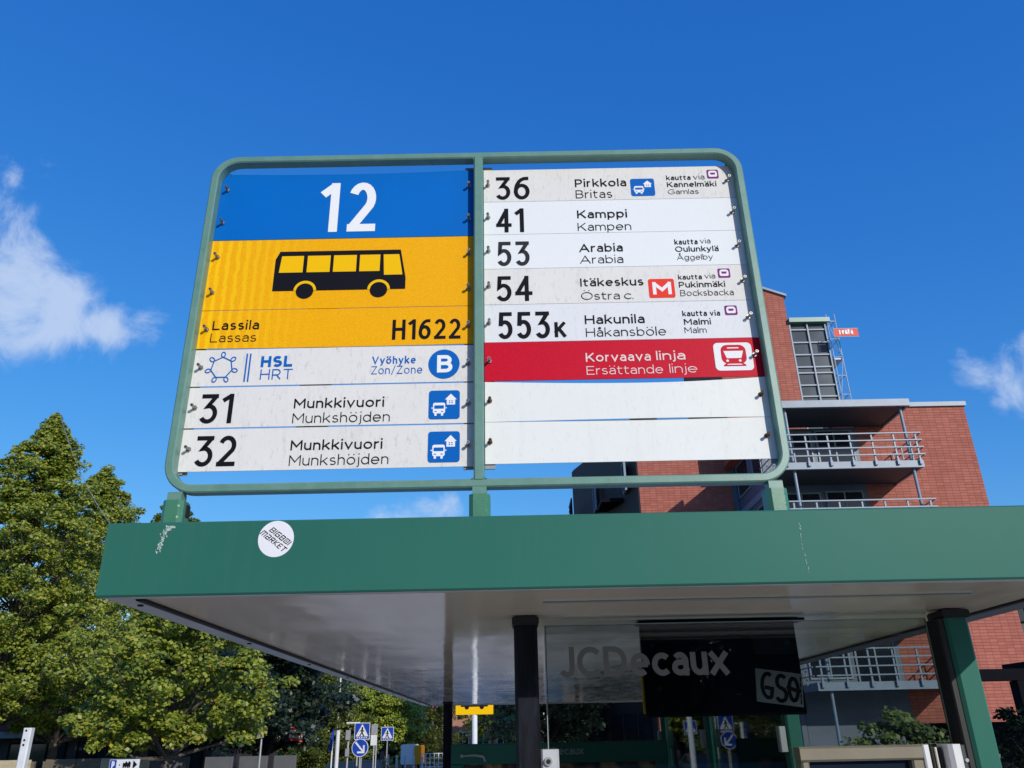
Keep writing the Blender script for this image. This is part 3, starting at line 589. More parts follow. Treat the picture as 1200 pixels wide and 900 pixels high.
for sx_ in (-1, 1):
    for zz, sg_ in ((zo0+T, 1), (zo1-T, -1)):
        xx = -.0795 if sx_ < 0 else -.0578
        mb.prism([(xx, zz), (xx+sx_*.006, zz), (xx+sx_*.002, zz+sg_*.002), (xx, zz+sg_*.006)], 1, FY0, FY1-.004)
mb.build('centre_bar', 'frame', sg)
for xc in (-.6945, -.0675, .5425):
    mb = MB(); mb.bbox(xc-.0145, xc+.0145, FY0-.0008, FY1-.002, 2.556, zo0+.003, .003); mb.build('neck', 'frame', sg)
    mb = MB(); w = .0215; d = .048; c_ = .0085; y0 = FY0-.006; poly = [(xc-w+c_, y0), (xc+w-c_, y0), (xc+w, y0+c_), (xc+w, y0+d-c_), (xc+w-c_, y0+d), (xc-w+c_, y0+d), (xc-w, y0+d-c_), (xc-w, y0+c_)]
    mb.prism(poly, 2, RZ1-.001, 2.558); s_ = mb.build('sleeve', 'sleeve', sg)
    mb = MB()
    for z_ in (2.545, 2.522):
        mb.tube((xc+.012, y0+.004, z_), (xc+.014, y0+.0005, z_), .0026, n=8)
    mb.build('weld_beads', 'sleeve', s_)
    if xc < -.5: mb = MB(); mb.box(xc+w+.0005, xc+w+.003, y0+.02, y0+.036, 2.528, 2.552); mb.build('side_plate', 'rubber', s_)
for x0, x1 in ((-.713, -.7), (-.1025, -.0785), (-.058, -.035), (.552, .5735)):
    mb = MB(); mb.bbox(x0, x1, PYY+.004, PYY+.009, 2.622, 3.414, .001)
    if x1 < -.5: mb.bbox(x0, x0+.022, PYY+.0095, PYY+.0115, 2.622, 3.413, .0008)
    mb.build('mounting_strip', 'strip', sg)
for x_ in (-.47, .26):
    mb = MB(); mb.bbox(x_, x_+.07, PYY+.012, PYY+.02, 2.66, 3.38, .002) if x_ < 0 else mb.bbox(x_, x_+.06, PYY+.012, PYY+.02, 2.66, 2.80, .002)
    mb.build('backing_strap', 'strip', sg)

def panel(x0, x1, z0, z1, mat, label, topsag=0., botsag=0., bow=.0, pk=.5, n=20):
    mb = MB(); th = .0022; fr = []; bk = []
    for i in range(n+1):
        f = i/n; x = x0+(x1-x0)*f; h = (f/pk if f < pk else (1-f)/(1-pk)); h = math.sin(h*math.pi/2)
        zt = z1-topsag*h; zb_ = z0-botsag*h; y = PYY-bow*h
        fr += [(x, y, zb_), (x, y, zt)]; bk += [(x, y+th, zb_), (x, y+th, zt)]
    m = 2*(n+1); fs = []
    for i in range(n):
        a = 2*i; fs += [(a, a+2, a+3, a+1), (m+a, m+a+1, m+a+3, m+a+2), (a+1, a+3, m+a+3, m+a+1), (a, m+a, m+a+2, a+2)]
    fs += [(0, 1, m+1, m), (2*n, m+2*n, m+2*n+1, 2*n+1)]
    mb.add(fr+bk, fs); return mb.build('route_panel', mat, sg, label=label)
LX0, LX1, RX0, RX1 = -.7125, -.080, -.0562, .5722
fnp = lambda x, z, l: (x, PYY-.0008-l*.00009, z)
ZL = [3.4045, 3.2075, 3.0155, 2.917, 2.8225, 2.724, 2.6275]
ZR = [3.4025, 3.3055, 3.210, 3.1135, 3.017, 2.9195, 2.8232, 2.7265, 2.6315]
g = .0011
def bp(o, ox, oy, s=3.):          # origin of the enlarged measuring window
    return lambda a, b: PY(ox+a/s, oy+b/s, PYY)
WA = bp(0, 180, 160); WB = bp(0, 540, 160); WC = bp(0, 180, 400)
def txt(mb, Wn, s, a0, b0, a1, b1, top, wt, k=0, sp=.17, al=None):
    mark(mb, 'route_number' if s[0].isdigit() or len(s) == 1 else 'stop_number' if s[-1].isdigit() else 'text_line')
    p = Wn(a0, b0); q = Wn(a1, b1); zb_ = (p[2]+q[2])/2; c = Wn(a0, top); zt = zb_+(c[2]-p[2])
    lettering(mb, s, p[0], q[0], zb_, zt, wt, fnp, k, sp)
def bus_home(mb, Wn, a0, b0, a1, b1):       # blue square with a bus front and a house: materials 1 blue, 2 white
    mark(mb, 'pictogram'); p = Wn(a0, b1); q = Wn(a1, b0); x0, x1, z0, z1 = p[0], q[0], p[2], q[2]; w = x1-x0; h = z1-z0
    X = lambda f: x0+w*f; Z = lambda f: z0+h*f
    rrect(mb, x0, x1, z0, z1, w*.1, fnp, 1, 0)
    rrect(mb, X(.14), X(.53), Z(.20), Z(.57), w*.06, fnp, 2, 1); rrect(mb, X(.18), X(.49), Z(.36), Z(.48), w*.02, fnp, 1, 2)
    for a in (.19, .40): pol(mb, [(X(a), Z(.12)), (X(a+.07), Z(.12)), (X(a+.07), Z(.22)), (X(a), Z(.22))], fnp, 2, 2); pol(mb, [(X(a), Z(.25)), (X(a+.07), Z(.25)), (X(a+.07), Z(.28)), (X(a), Z(.28))], fnp, 1, 3)
    for a in (.09, .54): pol(mb, [(X(a), Z(.37)), (X(a+.04), Z(.37)), (X(a+.04), Z(.41)), (X(a), Z(.41))], fnp, 2, 1)
    pol(mb, [(X(.52), Z(.68)), (X(.90), Z(.68)), (X(.71), Z(.88))], fnp, 2, 1); pol(mb, [(X(.58), Z(.50)), (X(.85), Z(.50)), (X(.85), Z(.69)), (X(.58), Z(.69))], fnp, 2, 2)
    for a in (.65, .73):
        for c in (.55, .61): pol(mb, [(X(a), Z(c)), (X(a+.045), Z(c)), (X(a+.045), Z(c+.035)), (X(a), Z(c+.035))], fnp, 1, 3)
def train(mb, Wn, a0, b0, a1, b1, ko, ki, small=True):       # framed train front
    mark(mb, 'pictogram'); p = Wn(a0, b1); q = Wn(a1, b0); x0, x1, z0, z1 = p[0], q[0], p[2], q[2]; w = x1-x0; h = z1-z0
    X = lambda f: x0+w*f; Z = lambda f: z0+h*f
    rrect(mb, x0, x1, z0, z1, w*.12, fnp, ko, 0)
    if small: rrect(mb, X(.10), X(.90), Z(.10), Z(.90), w*.05, fnp, ko, 1); rrect(mb, X(.13), X(.87), Z(.12), Z(.88), w*.22, fnp, ki, 2); pol(mb, [(X(.26), Z(.66)), (X(.74), Z(.66)), (X(.68), Z(.42)), (X(.32), Z(.42))], fnp, ko, 3); pol(mb, [(X(.2), Z(.12)), (X(.8), Z(.12)), (X(.8), Z(.18)), (X(.2), Z(.18))], fnp, ko, 3)
    else:
        rrect(mb, X(.18), X(.84), Z(.24), Z(.92), w*.17, fnp, ki, 2)
        pol(mb, [(X(.25), Z(.70)), (X(.77), Z(.70)), (X(.70), Z(.44)), (X(.32), Z(.44))], fnp, ko, 3)
        pol(mb, [(X(.36), Z(.79)), (X(.66), Z(.79)), (X(.66), Z(.83)), (X(.36), Z(.83))], fnp, ko, 3)
        for a in (.33, .66): disc(mb, X(a), Z(.35), w*.035, w*.035, fnp, ko, 3, 12)
        pol(mb, [(X(.22), Z(.15)), (X(.80), Z(.15)), (X(.80), Z(.20)), (X(.22), Z(.20))], fnp, ki, 2)
        pol(mb, [(X(.22), Z(.20)), (X(.30), Z(.20)), (X(.38), Z(.27)), (X(.30), Z(.27))], fnp, ki, 3); pol(mb, [(X(.72), Z(.20)), (X(.80), Z(.20)), (X(.72), Z(.27)), (X(.64), Z(.27))], fnp, ki, 3)
def mark(mb, name): mb.marks = getattr(mb, 'marks', [])+[(name, len(mb.f))]
def letters_on(p, mats, mb, name='lettering'):          # each printed line or symbol becomes a sub-part of its own
    mk = getattr(mb, 'marks', [])
    if not mk or mk[0][1] > 0: mk = [(name, 0)]+mk
    for (nm, a), b in zip(mk, [m[1] for m in mk[1:]]+[len(mb.f)]):
        if b <= a: continue
        q = MB(); ix = {}
        for f, m in zip(mb.f[a:b], mb.m[a:b]):
            g_ = []
            for i in f:
                if i not in ix: ix[i] = len(q.v); q.v.append(mb.v[i])
                g_.append(ix[i])
            q.f.append(g_); q.m.append(m)
        q.build(nm, mats, p, clean=False)

# left column
p = panel(LX0, LX1, ZL[1]+g, ZL[0], 'blue_sheet', 'blue panel numbered 12', topsag=.006, n=24)
mb = MB(); txt(mb, WA, '12', 581, 337, 778, 333, 166, .148, sp=.15); letters_on(p, ['white_ink'], mb)
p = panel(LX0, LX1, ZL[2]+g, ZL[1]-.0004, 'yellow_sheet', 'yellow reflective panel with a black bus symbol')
mb = MB(); a = WA(417, 542); b = WA(890, 398); bx0, bx1 = a[0], b[0]; bz0, bz1 = WA(650, 540)[2], WA(650, 402)[2]; w = bx1-bx0; h = bz1-bz0
X = lambda f: bx0+w*f; Z = lambda f: bz0+h*f
pol(mb, [(X(.0), Z(0)), (X(1.), Z(0)), (X(1.), Z(.28)), (X(.955), Z(1.)), (X(.03), Z(1.)), (X(.0), Z(.80))], fnp, 0, 0)
for f0, f1, sl_ in ((.035, .215, .012), (.245, .42, .0), (.445, .62, 0.), (.645, .80, .0)):
    pol(mb, [(X(f0), Z(.46)), (X(f1), Z(.46)), (X(f1), Z(.88)), (X(f0+sl_), Z(.88))], fnp, 1, 2)
pol(mb, [(X(.835), Z(.36)), (X(.975), Z(.36)), (X(.945), Z(.88)), (X(.825), Z(.88))], fnp, 1, 2)
for f in (.245, .80): disc(mb, X(f), Z(.0), w*.085, w*.085, fnp, 1, 3, 24, 0, 180); disc(mb, X(f), Z(-.01), w*.066, w*.066, fnp, 0, 4, 28)
letters_on(p, ['ink', 'yellow_ink'], mb, 'bus_symbol')
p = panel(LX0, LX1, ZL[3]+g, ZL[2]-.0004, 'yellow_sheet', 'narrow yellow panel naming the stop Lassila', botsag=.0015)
mb = MB(); txt(mb, WA, 'Lassila', 206, 680, 370, 679, 648, .148); txt(mb, WA, 'Lassas', 198, 723, 360, 722, 692, .092); txt(mb, WA, 'H1622', 838, 715, 1079, 710, 645, .148, sp=.14); letters_on(p, ['ink'], mb)
p = panel(LX0, LX1, ZL[4]+g*2, ZL[3]-.003, 'white_old', 'weathered white panel with blue operator logo and zone letter B', topsag=-.001)
mb = MB(); mark(mb, 'operator_logo'); lc = WA(240, 813); lr = WA(278, 813)[0]-lc[0]
ring_ = [(lc[0]+lr*math.cos(math.radians(90+i*360/7+k_)), lc[2]+lr*1.08*math.sin(math.radians(90+i*360/7+k_))) for i in range(7) for k_ in (0,)]
for i in range(7): ribbon(mb, [ring_[i], ring_[(i+1) % 7]], .0027, lambda a, b, i=i: fnp(a, b, i % 4), 0)
for i, q in enumerate(ring_):
    dx, dz = q[0]-lc[0], q[1]-lc[2]; l_ = math.hypot(dx, dz); ux, uz = dx/l_, dz/l_; cx, cz = q[0]+ux*.0062, q[1]+uz*.0062
    ribbon(mb, [(cx+ux*.0062*math.cos(t_)-uz*.0044*math.sin(t_), cz+uz*.0062*math.cos(t_)+ux*.0044*math.sin(t_)) for t_ in [2*math.pi*j/14 for j in range(14)]+[0]], .0024, lambda a, b: fnp(a, b, 5), 0)
for a_ in (324, 336): p0 = WA(a_, 860); p1 = WA(a_+11, 766); ribbon(mb, [(p1[0]-.003, p0[2]), (p1[0]-.003, p1[2])], .0035, lambda a, b: fnp(a, b, 0), 0)
txt(mb, WA, 'HSL', 376, 811, 487, 809, 773, .23, sp=.15); txt(mb, WA, 'HRT', 373, 855, 487, 853, 819, .10, sp=.2)
txt(mb, WA, 'Vyöhyke', 768, 801, 922, 797, 775, .16); txt(mb, WA, 'Zon/Zone', 765, 836, 945, 833, 808, .092)
mark(mb, 'zone_symbol'); bc = WA(1021, 800); rB = WA(1076, 800)[0]-bc[0]; disc(mb, bc[0], bc[2], rB, rB*1.03, fnp, 0, 0, 36)
lettering(mb, 'B', bc[0]-rB*.44, bc[0]+rB*.54, bc[2]-rB*.60, bc[2]+rB*.62, .2, lambda x, z, l: fnp(x, z, l+3), 1)
letters_on(p, ['blue_ink', 'white_ink'], mb)
for z0_, z1_, num, rows, pic, lab in ((ZL[5]+g*2, ZL[4]-g, ('31', 155, 290, 272, 288, 187), ((493, 235, 810, 231, 201), (487, 287, 830, 283, 252)), (966, 172, 1077, 275), 'weathered white panel for route 31 Munkkivuori'),
                                      (ZL[6], ZL[5]-g, ('32', 137, 441, 284, 439, 334), ((481, 383, 804, 378, 348), (475, 437, 825, 432, 400)), (963, 316, 1077, 427), 'weathered white panel for route 32 Munkkivuori, bottom of the left column')):
    p = panel(LX0, LX1, z0_, z1_, 'white_old', lab)
    mb = MB(); txt(mb, WC, num[0], *num[1:], .142, sp=.13); txt(mb, WC, 'Munkkivuori', *rows[0], .148); txt(mb, WC, 'Munkshöjden', *rows[1], .092)
    bus_home(mb, WC, *pic); letters_on(p, ['ink', 'blue_ink', 'white_ink'], mb)
# right column
RM = ['ink', 'blue_ink', 'white_ink', 'purple_ink', 'red_ink', 'ink_grey', 'pink_ink', 'red_sheet']
def rp(i, mat, label, **k): return panel(RX0, RX1, ZR[i+1]+g*.5, ZR[i]-g*.5, mat, label, **k)
p = rp(0, 'white_old', 'white panel for route 36 Pirkkola'); mb = MB()
txt(mb, WB, '36', 122, 223, 243, 221, 144, .142, sp=.13); txt(mb, WB, 'Pirkkola', 402, 179, 582, 174, 152, .148); txt(mb, WB, 'Britas', 405, 218, 533, 215, 190, .092); bus_home(mb, WB, 600, 148, 678, 210)
txt(mb, WB, 'kautta', 723, 155, 808, 151, 139, .148); txt(mb, WB, 'via', 818, 152, 857, 150, 134, .085); txt(mb, WB, 'Kannelmäki', 726, 180, 899, 174, 162, .148); txt(mb, WB, 'Gamlas', 729, 204, 837, 201, 187, .085); train(mb, WB, 867, 117, 903, 148, 3, 2)
letters_on(p, RM, mb)
p = rp(1, 'white_new', 'bright white panel for route 41 Kamppi'); mb = MB()
txt(mb, WB, '41', 125, 338, 223, 336, 255, .142, sp=.13); txt(mb, WB, 'Kamppi', 410, 289, 585, 284, 261, .148); txt(mb, WB, 'Kampen', 412, 333, 600, 328, 305, .092); letters_on(p, RM, mb)
p = rp(2, 'white_new', 'bright white panel for route 53 Arabia'); mb = MB()
txt(mb, WB, '53', 128, 456, 243, 454, 371, .142, 5, sp=.13); txt(mb, WB, 'Arabia', 417, 408, 570, 403, 380, .148); txt(mb, WB, 'Arabia', 420, 448, 572, 444, 420, .092)
txt(mb, WB, 'kautta', 752, 381, 833, 378, 363, .148); txt(mb, WB, 'via', 842, 377, 878, 375, 359, .085); txt(mb, WB, 'Oulunkylä', 755, 407, 907, 402, 388, .148); txt(mb, WB, 'Åggelby', 761, 436, 887, 431, 417, .085); letters_on(p, RM, mb)
p = rp(3, 'white_old', 'white panel for route 54 Itäkeskus with red metro letter'); mb = MB()
txt(mb, WB, '54', 125, 580, 253, 578, 492, .142, sp=.13); txt(mb, WB, 'Itäkeskus', 421, 528, 643, 523, 500, .148); txt(mb, WB, 'Östra c.', 424, 575, 607, 571, 548, .092)
mark(mb, 'metro_symbol'); a = WB(664, 568); b = WB(748, 500); rrect(mb, a[0], b[0], a[2], b[2], .005, fnp, 4, 0); w = b[0]-a[0]; h = b[2]-a[2]; lettering(mb, 'M', a[0]+w*.15, a[0]+w*.87, a[2]+h*.17, a[2]+h*.83, .24, lambda x, z, l: fnp(x, z, l+2), 2)
txt(mb, WB, 'kautta', 765, 504, 848, 501, 487, .148); txt(mb, WB, 'via', 858, 500, 895, 498, 482, .085); txt(mb, WB, 'Pukinmäki', 768, 533, 930, 527, 513, .148); txt(mb, WB, 'Bocksbacka', 773, 563, 960, 556, 542, .085); train(mb, WB, 906, 464, 944, 497, 3, 2); letters_on(p, RM, mb)
p = rp(4, 'white_mid', 'white panel for route 553K Hakunila'); mb = MB()
txt(mb, WB, '553', 131, 713, 315, 709, 619, .142, sp=.13); txt(mb, WB, 'K', 331, 706, 371, 705, 653, .2); txt(mb, WB, 'Hakunila', 437, 660, 647, 656, 629, .148); txt(mb, WB, 'Håkansböle', 441, 705, 723, 699, 674, .092)
txt(mb, WB, 'kautta via', 780, 634, 912, 628, 615, .148); txt(mb, WB, 'Malmi', 786, 663, 880, 660, 642, .148); txt(mb, WB, 'Malm', 788, 692, 865, 690, 671, .085); train(mb, WB, 930, 594, 969, 628, 3, 2); letters_on(p, RM, mb)
p = rp(5, 'red_sheet', 'red panel reading Korvaava linja'); mb = MB()
txt(mb, WB, 'Korvaava', 440, 793, 668, 788, 762, .15, 6); txt(mb, WB, 'linja', 688, 787, 790, 784, 756, .15, 6); txt(mb, WB, 'Ersättande', 443, 838, 712, 833, 808, .092, 6); txt(mb, WB, 'linje', 735, 833, 832, 829, 802, .092, 6)
a = WB(898, 824); train(mb, WB, 898, 724, 1018, 824, 2, 7, False); letters_on(p, RM, mb)
panel(RX0, RX1, ZR[7]+.0004, ZR[6]-.0012, 'white_blank', 'blank white panel bowed out below the red one', topsag=.0115, bow=.006, pk=.58, n=30)
panel(RX0, RX1, ZR[8], ZR[7]-.0004, 'white_blank', 'blank white panel at the bottom of the right column', topsag=.0008)
# bolts
def bolt_proto():
    mb = MB(); mb.tube((0, 0, 0), (0, -.0170, 0), .0030, n=10, k=0); mb.tube((0, -.0170, 0), (0, -.0200, 0), .0038, .0034, n=12, k=0); mb.tube((0, -.0200, 0), (0, -.0202, 0), .0022, n=6, k=1); mb.tube((0, -.0005, 0), (0, -.0035, 0), .0056, n=6, k=0); return mb
def bolt(x, z, m='steel', k=[None, None]):
    i = 0 if m == 'steel' else 1
    if k[i] is None: o = bolt_proto().build('bolt', [m, 'black_hole'], sg, local=True); k[i] = o
    else: o = k[i].copy(); COL.objects.link(o); o.parent = sg
    o.location = Vector((x, PYY, z))-LOC[sg.name]; o.rotation_euler = (random.uniform(-.05, .05), random.uniform(0, 6), random.uniform(-.05, .05))
    if m != 'steel': o['label'] = 'rusty brown bolt'
BXL, BXC, BXR, BXE = PY(262., 222.7, 1.602)[0], PY(549., 219.3, 1.602)[0], PY(571.5, 219.8, 1.602)[0], PY(856., 209, 1.602)[0]
for z in (3.355, 3.258, 3.160, 3.063, 2.966, 2.870, 2.773, 2.677):
    bolt(BXL, z); bolt(BXC, z-.002)
for i in range(8):
    z = (ZR[i]+ZR[i+1])/2; m = 'steel' if i < 6 else 'rust'; bolt(BXR, z+.001, m); bolt(BXE, z+.004, m)
# thin cable to the roof corner
mb = MB(); pts = [Vector((XL-.0-.4*t_, 1.56+.4*t_, 2.499+.42*t_-.10*t_*(1-t_))) for t_ in [i/10 for i in range(11)]]; mb.path(pts, [.0006]*11, 5)
tag(origin(mb.build('cable', 'greymetal')), 'thin grey cable running left from the top corner of the shelter fascia', 'cable')

# ================================================================== BRICK BUILDING
bb = thing('brick_building', 'red brick apartment building with blue grey balconies behind the sign', 'building', (13, 38, -.62))
def part(name, m, par, *bx, label=None, ch=None):
    mb = MB()
    for q in bx: mb.box(*q)
    return mb.build(name, m, par, label=label)
WX0, WX1 = 10.95, 20.0
part('wing_wall', 'brick', bb, (15.0, WX1, 33, 44, -1, 15.12))
part('wing_wall', 'bluegrey', bb, (WX0, 14.998, 33.002, 38.2, -1, 14.2), label='blue grey clad wall behind the balconies')
mb = MB(); mb.box(14.9, 20.08, 32.9, 44.1, 15.122, 15.32); mb.build('parapet_cap', 'steelblue', bb)
mb = MB(); mb.prism([(10.4, 38), (15.0, 38), (15.0, 49), (10.4, 49)], 2, -1, 14.6); mb.prism([(6.2, 38), (10.398, 38), (10.398, 48), (3.62, 46)], 2, -1, 16.6); mb.build('main_wall', ['brick'], bb)
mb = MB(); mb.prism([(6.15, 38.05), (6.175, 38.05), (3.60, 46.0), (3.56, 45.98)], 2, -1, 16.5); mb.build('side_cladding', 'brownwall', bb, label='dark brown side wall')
# windows in the blue grey wall behind the balconies and on the wing's left side
FZ = [11.85, 9.12, 6.39, 3.66, .5]
def window(x0, x1, y, z0, z1, ny=-1, bars=1, par=bb, fm='steelblue', gm='window'):
    mb = MB(); t_ = .07; yy = (y, y+ny*.06); ya, yb = min(yy), max(yy)
    mb.box(x0, x0+t_, ya, yb, z0, z1); mb.box(x1-t_, x1, ya, yb, z0, z1); mb.box(x0+t_, x1-t_, ya, yb, z0, z0+t_); mb.box(x0+t_, x1-t_, ya, yb, z1-t_, z1)
    for i in range(bars): xm = x0+(x1-x0)*(i+1)/(bars+1); mb.box(xm-.03, xm+.03, ya+.004, yb-.004, z0+t_, z1-t_)
    o = mb.build('window', fm, par); m2 = MB(); m2.box(x0+t_, x1-t_, ya+.025, yb-.012, z0+t_, z1-t_); m2.build('pane', gm, o); return o
def swindow(x, y0, y1, z0, z1, par=bb, fm='steelblue', d=-.06):
    mb = MB(); t_ = .08; xa, xb = x+d, x
    mb.box(xa, xb, y0, y0+t_, z0, z1); mb.box(xa, xb, y1-t_, y1, z0, z1); mb.box(xa, xb, y0+t_, y1-t_, z0, z0+t_); mb.box(xa, xb, y0+t_, y1-t_, z1-t_, z1)
    o = mb.build('window', fm, par); m2 = MB(); m2.box(xa+.03, xb-.01, y0+t_, y1-t_, z0+t_, z1-t_); m2.build('pane', 'window', o); return o
for z in FZ[:4]:
    window(11.35, 13.0, 33.0, z+.25, z+2.2, bars=1); window(13.2, 14.8, 33.0, z+.05, z+2.25, bars=1)
    swindow(WX0, 33.4, 35.0, z+.5, z+2.1); swindow(WX0, 35.6, 37.6, z+.5, z+2.1)
    part('storey_band', 'steelblue', bb, (WX0-.05, WX0-.002, 33.05, 38, z-.35, z-.05))
# balconies
def balcony(z):
    o = part('balcony', 'darkcl', bb, (10.8, 16.25, 30.62, 32.995, z-.20, z-.02))
    mb = MB(); mb.box(10.72, 16.35, 30.5, 30.618, z-.26, z+.02); mb.box(10.72, 10.798, 30.62, 32.99, z-.24, z+.02); mb.box(16.252, 16.35, 30.62, 32.99, z-.24, z+.02); mb.build('edge_beam', 'steelblue', o)
    mb = MB()
    for i in range(7):
        x = 10.9+i*(16.2-10.9)/6; mb.box(x-.03, x+.03, 30.42, 30.48, z-.1, z+1.12); mb.box(x-.05, x+.05, 30.40, 30.498, z-.16, z+.04)
    for j in range(4): mb.box(10.7, 16.4, 30.36, 30.415, z+.22+j*.3, z+.265+j*.3)
    for y in (31.3, 32.1, 32.9):
        for x in (10.64, 16.38): mb.box(x-.02, x+.02, y-.02, y+.02, z-.1, z+1.12)
    for j in range(4):
        for x in (10.60, 16.42): mb.box(x-.018, x+.018, 30.42, 32.95, z+.22+j*.3, z+.26+j*.3)
    mb.build('railing', 'steelblue', o)
for z in FZ[:4]: balcony(z)
o = part('balcony_roof', 'darkcl', bb, (11.0, 16.2, 30.6, 32.99, 14.25, 14.42))
mb = MB(); mb.box(10.9, 16.3, 30.45, 30.598, 14.2, 14.5); mb.box(10.9, 10.998, 30.6, 33.5, 14.2, 14.5); mb.box(16.202, 16.3, 30.6, 32.99, 14.2, 14.5); mb.box(11, 16.2, 30.6, 32.99, 14.422, 14.48); mb.build('edge_beam', 'steelblue', o)
for x in (11.25, 16.0):
    mb = MB(); mb.tube((x, 30.75, -.6), (x, 30.75, 14.25), .06, n=10); mb.build('column', 'steelblue', bb)
for x, y in ((10.86, 33.05), (10.86, 37.9)):
    mb = MB(); mb.box(x-.14, x+.06, y-.1, y+.1, -.6, 14.2); mb.build('corner_column', 'bluegrey', bb)
# brick tower with pitched roof
mb = MB(); mb.prism([(10.4, 14), (14.1, 14), (14.1, 22.55), (11.6, 23.55), (10.4, 23.1)], 1, 36, 44); mb.build('tower_wall', 'brick', bb)
mb = MB(); mb.prism([(11.55, 23.56), (14.22, 22.5), (14.22, 22.62), (11.55, 23.70), (10.3, 23.2), (10.3, 23.06)], 1, 35.88, 44.1); mb.build('tower_roof', 'steelblue', bb)
# glazed stair head
gs_ = part('stair_glazing', 'window2', bb, (14.102, 15.93, 36.1, 39.5, 14, 20.95))
mb = MB(); zz = [PY(930, v, 36)[2] for v in (386.3, 401.2, 415.6, 430, 437, 451.4, 464.6)]
for z in zz: mb.box(14.1, 15.99, 36.02, 36.098, z-.035, z+.035); mb.box(15.932, 15.99, 36.1, 39.5, z-.03, z+.03)
for x in (14.14, 15.02, 15.93): mb.box(x-.035, x+.035, 35.98, 36.018, 14, 20.9)
mb.build('mullions', 'steelblue', gs_)
mb = MB(); mb.box(14.104, 16.15, 35.8, 39.7, 20.96, 21.2); mb.build('stair_roof', 'frame', bb)
# side wall: balconies and openings along the shaded side, placed in shade
def sidex(y): return 6.15-(y-38)*(6.15-3.57)/8
for z in (13.1, 10.4, 7.7):
    for y0, y1 in ((39.6, 41.6), (43.4, 45.4)):
        xa = sidex(y1)
        mb = MB(); mb.prism([(sidex(y0)-.02, y0), (sidex(y1)-.02, y1), (xa-.5, y1), (xa-.5, y0)], 2, z-.2, z)
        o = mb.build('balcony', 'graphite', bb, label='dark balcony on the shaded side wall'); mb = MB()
        for y in np.arange(y0, y1+.01, (y1-y0)/6): mb.box(xa-.5, xa-.45, y-.02, y+.02, z+.002, z+1.1)
        for k_ in range(4): mb.box(xa-.53, xa-.502, y0, y1, z+.25+k_*.27, z+.29+k_*.27)
        mb.build('railing', 'graphite', o)
for z in (13.1, 10.4, 7.7):
    for y in (38.5, 42.1):
        o = swindow(sidex(y+.95)-.0, y, y+.95, z+.1, z+1.6, fm='steelblue', d=-.1)
for i in range(5):
    y = 38.6+i*1.45; mb = MB(); mb.prism([(sidex(y)-.02, y), (sidex(y)-.08, y), (sidex(y+1.1)-.08, y+1.1), (sidex(y+1.1)-.02, y+1.1)], 2, .2, 3.0); mb.build('shop_window', 'window', bb)
# low white sign and pipe on the lit wall
mb = MB(); a = PY(779, 848, 37.9); mb.box(a[0], a[0]+.75, 37.9, 37.99, a[2]-.45, a[2]-.1); o = mb.build('wall_sign', 'white', bb)
# scaffold tower beside the stair head
sc = thing('scaffold_tower', 'silver tube scaffold tower beside the glazed stair head', 'scaffold', (16.5, 36, 14.6))
X0, X1, Y0_, Y1_ = 16.03, 16.45, 35.9, 37.6
for x in (X0, X1):
    for y in (Y0_, Y1_): mb = MB(); mb.tube((x, y, 14.5), (x, y, 21.4), .024, n=8); mb.build('standard', 'galv', sc)
mb = MB()
for i in range(7):
    z = 15.0+i*1.0
    for y in (Y0_, Y1_): mb.tube((X0, y, z), (X1, y, z), .022, n=6)
    for x in (X0, X1): mb.tube((x, Y0_, z+.05), (x, Y1_, z+.05), .022, n=6)
mb.build('ledgers', 'galv', sc)
mb = MB()
for i in range(3):
    z = 15.0+i*2; a, b = (X0, X1) if i % 2 else (X1, X0); mb.tube((a, Y0_-.03, z), (b, Y0_-.03, z+2), .018, n=6); mb.tube((X1+.03, Y0_, z), (X1+.03, Y1_, z+2), .018, n=6)
mb.build('braces', 'galv', sc)
for z, m in ((18.9, 'white'), (16.15, 'redpaint'), (16.0, 'white')):
    mb = MB(); mb.box(X0-.02 if m != 'redpaint' else X0+.02, X1+.03, Y0_+.05, Y1_-.05, z, z+(.06 if m != 'redpaint' else .12)); mb.build('platform', m, sc)
bn = thing('banner', 'small red banner with white lettering on the scaffold top', 'banner', (17.4, 35.2, 20.0))
b0 = PY(978.5, 394, 35.2); b1 = PY(1004.5, 385, 35.2); fnb = lambda x, z, l: (x, 35.18-l*.003, z)
mb = MB(); mb.box(b0[0], b1[0], 35.19, 35.21, b0[2], b1[2]); mb.build('cloth', 'redpaint', bn)
mb = MB(); w = b1[0]-b0[0]; h = b1[2]-b0[2]; lettering(mb, 'renta', b0[0]+w*.2, b0[0]+w*.78, b0[2]+h*.22, b0[2]+h*1.0, .2, fnb, sp=.1); mb.build('lettering', 'white', bn, clean=False)
mb = MB(); mb.tube((b0[0]-.02, 35.2, b0[2]-.1), (b0[0]-.02, 35.2, b1[2]+.1), .02, n=6); mb.build('arm', 'galv', bn)
for z_ in (b1[2]+.03, b0[2]-.02): mb = MB(); mb.path([(16.45, 35.85, z_), (b0[0]+.02, 35.22, z_), (b1[0]+.05, 35.22, z_)], [.015]*3, 6); mb.build('arm', 'galv', bn)

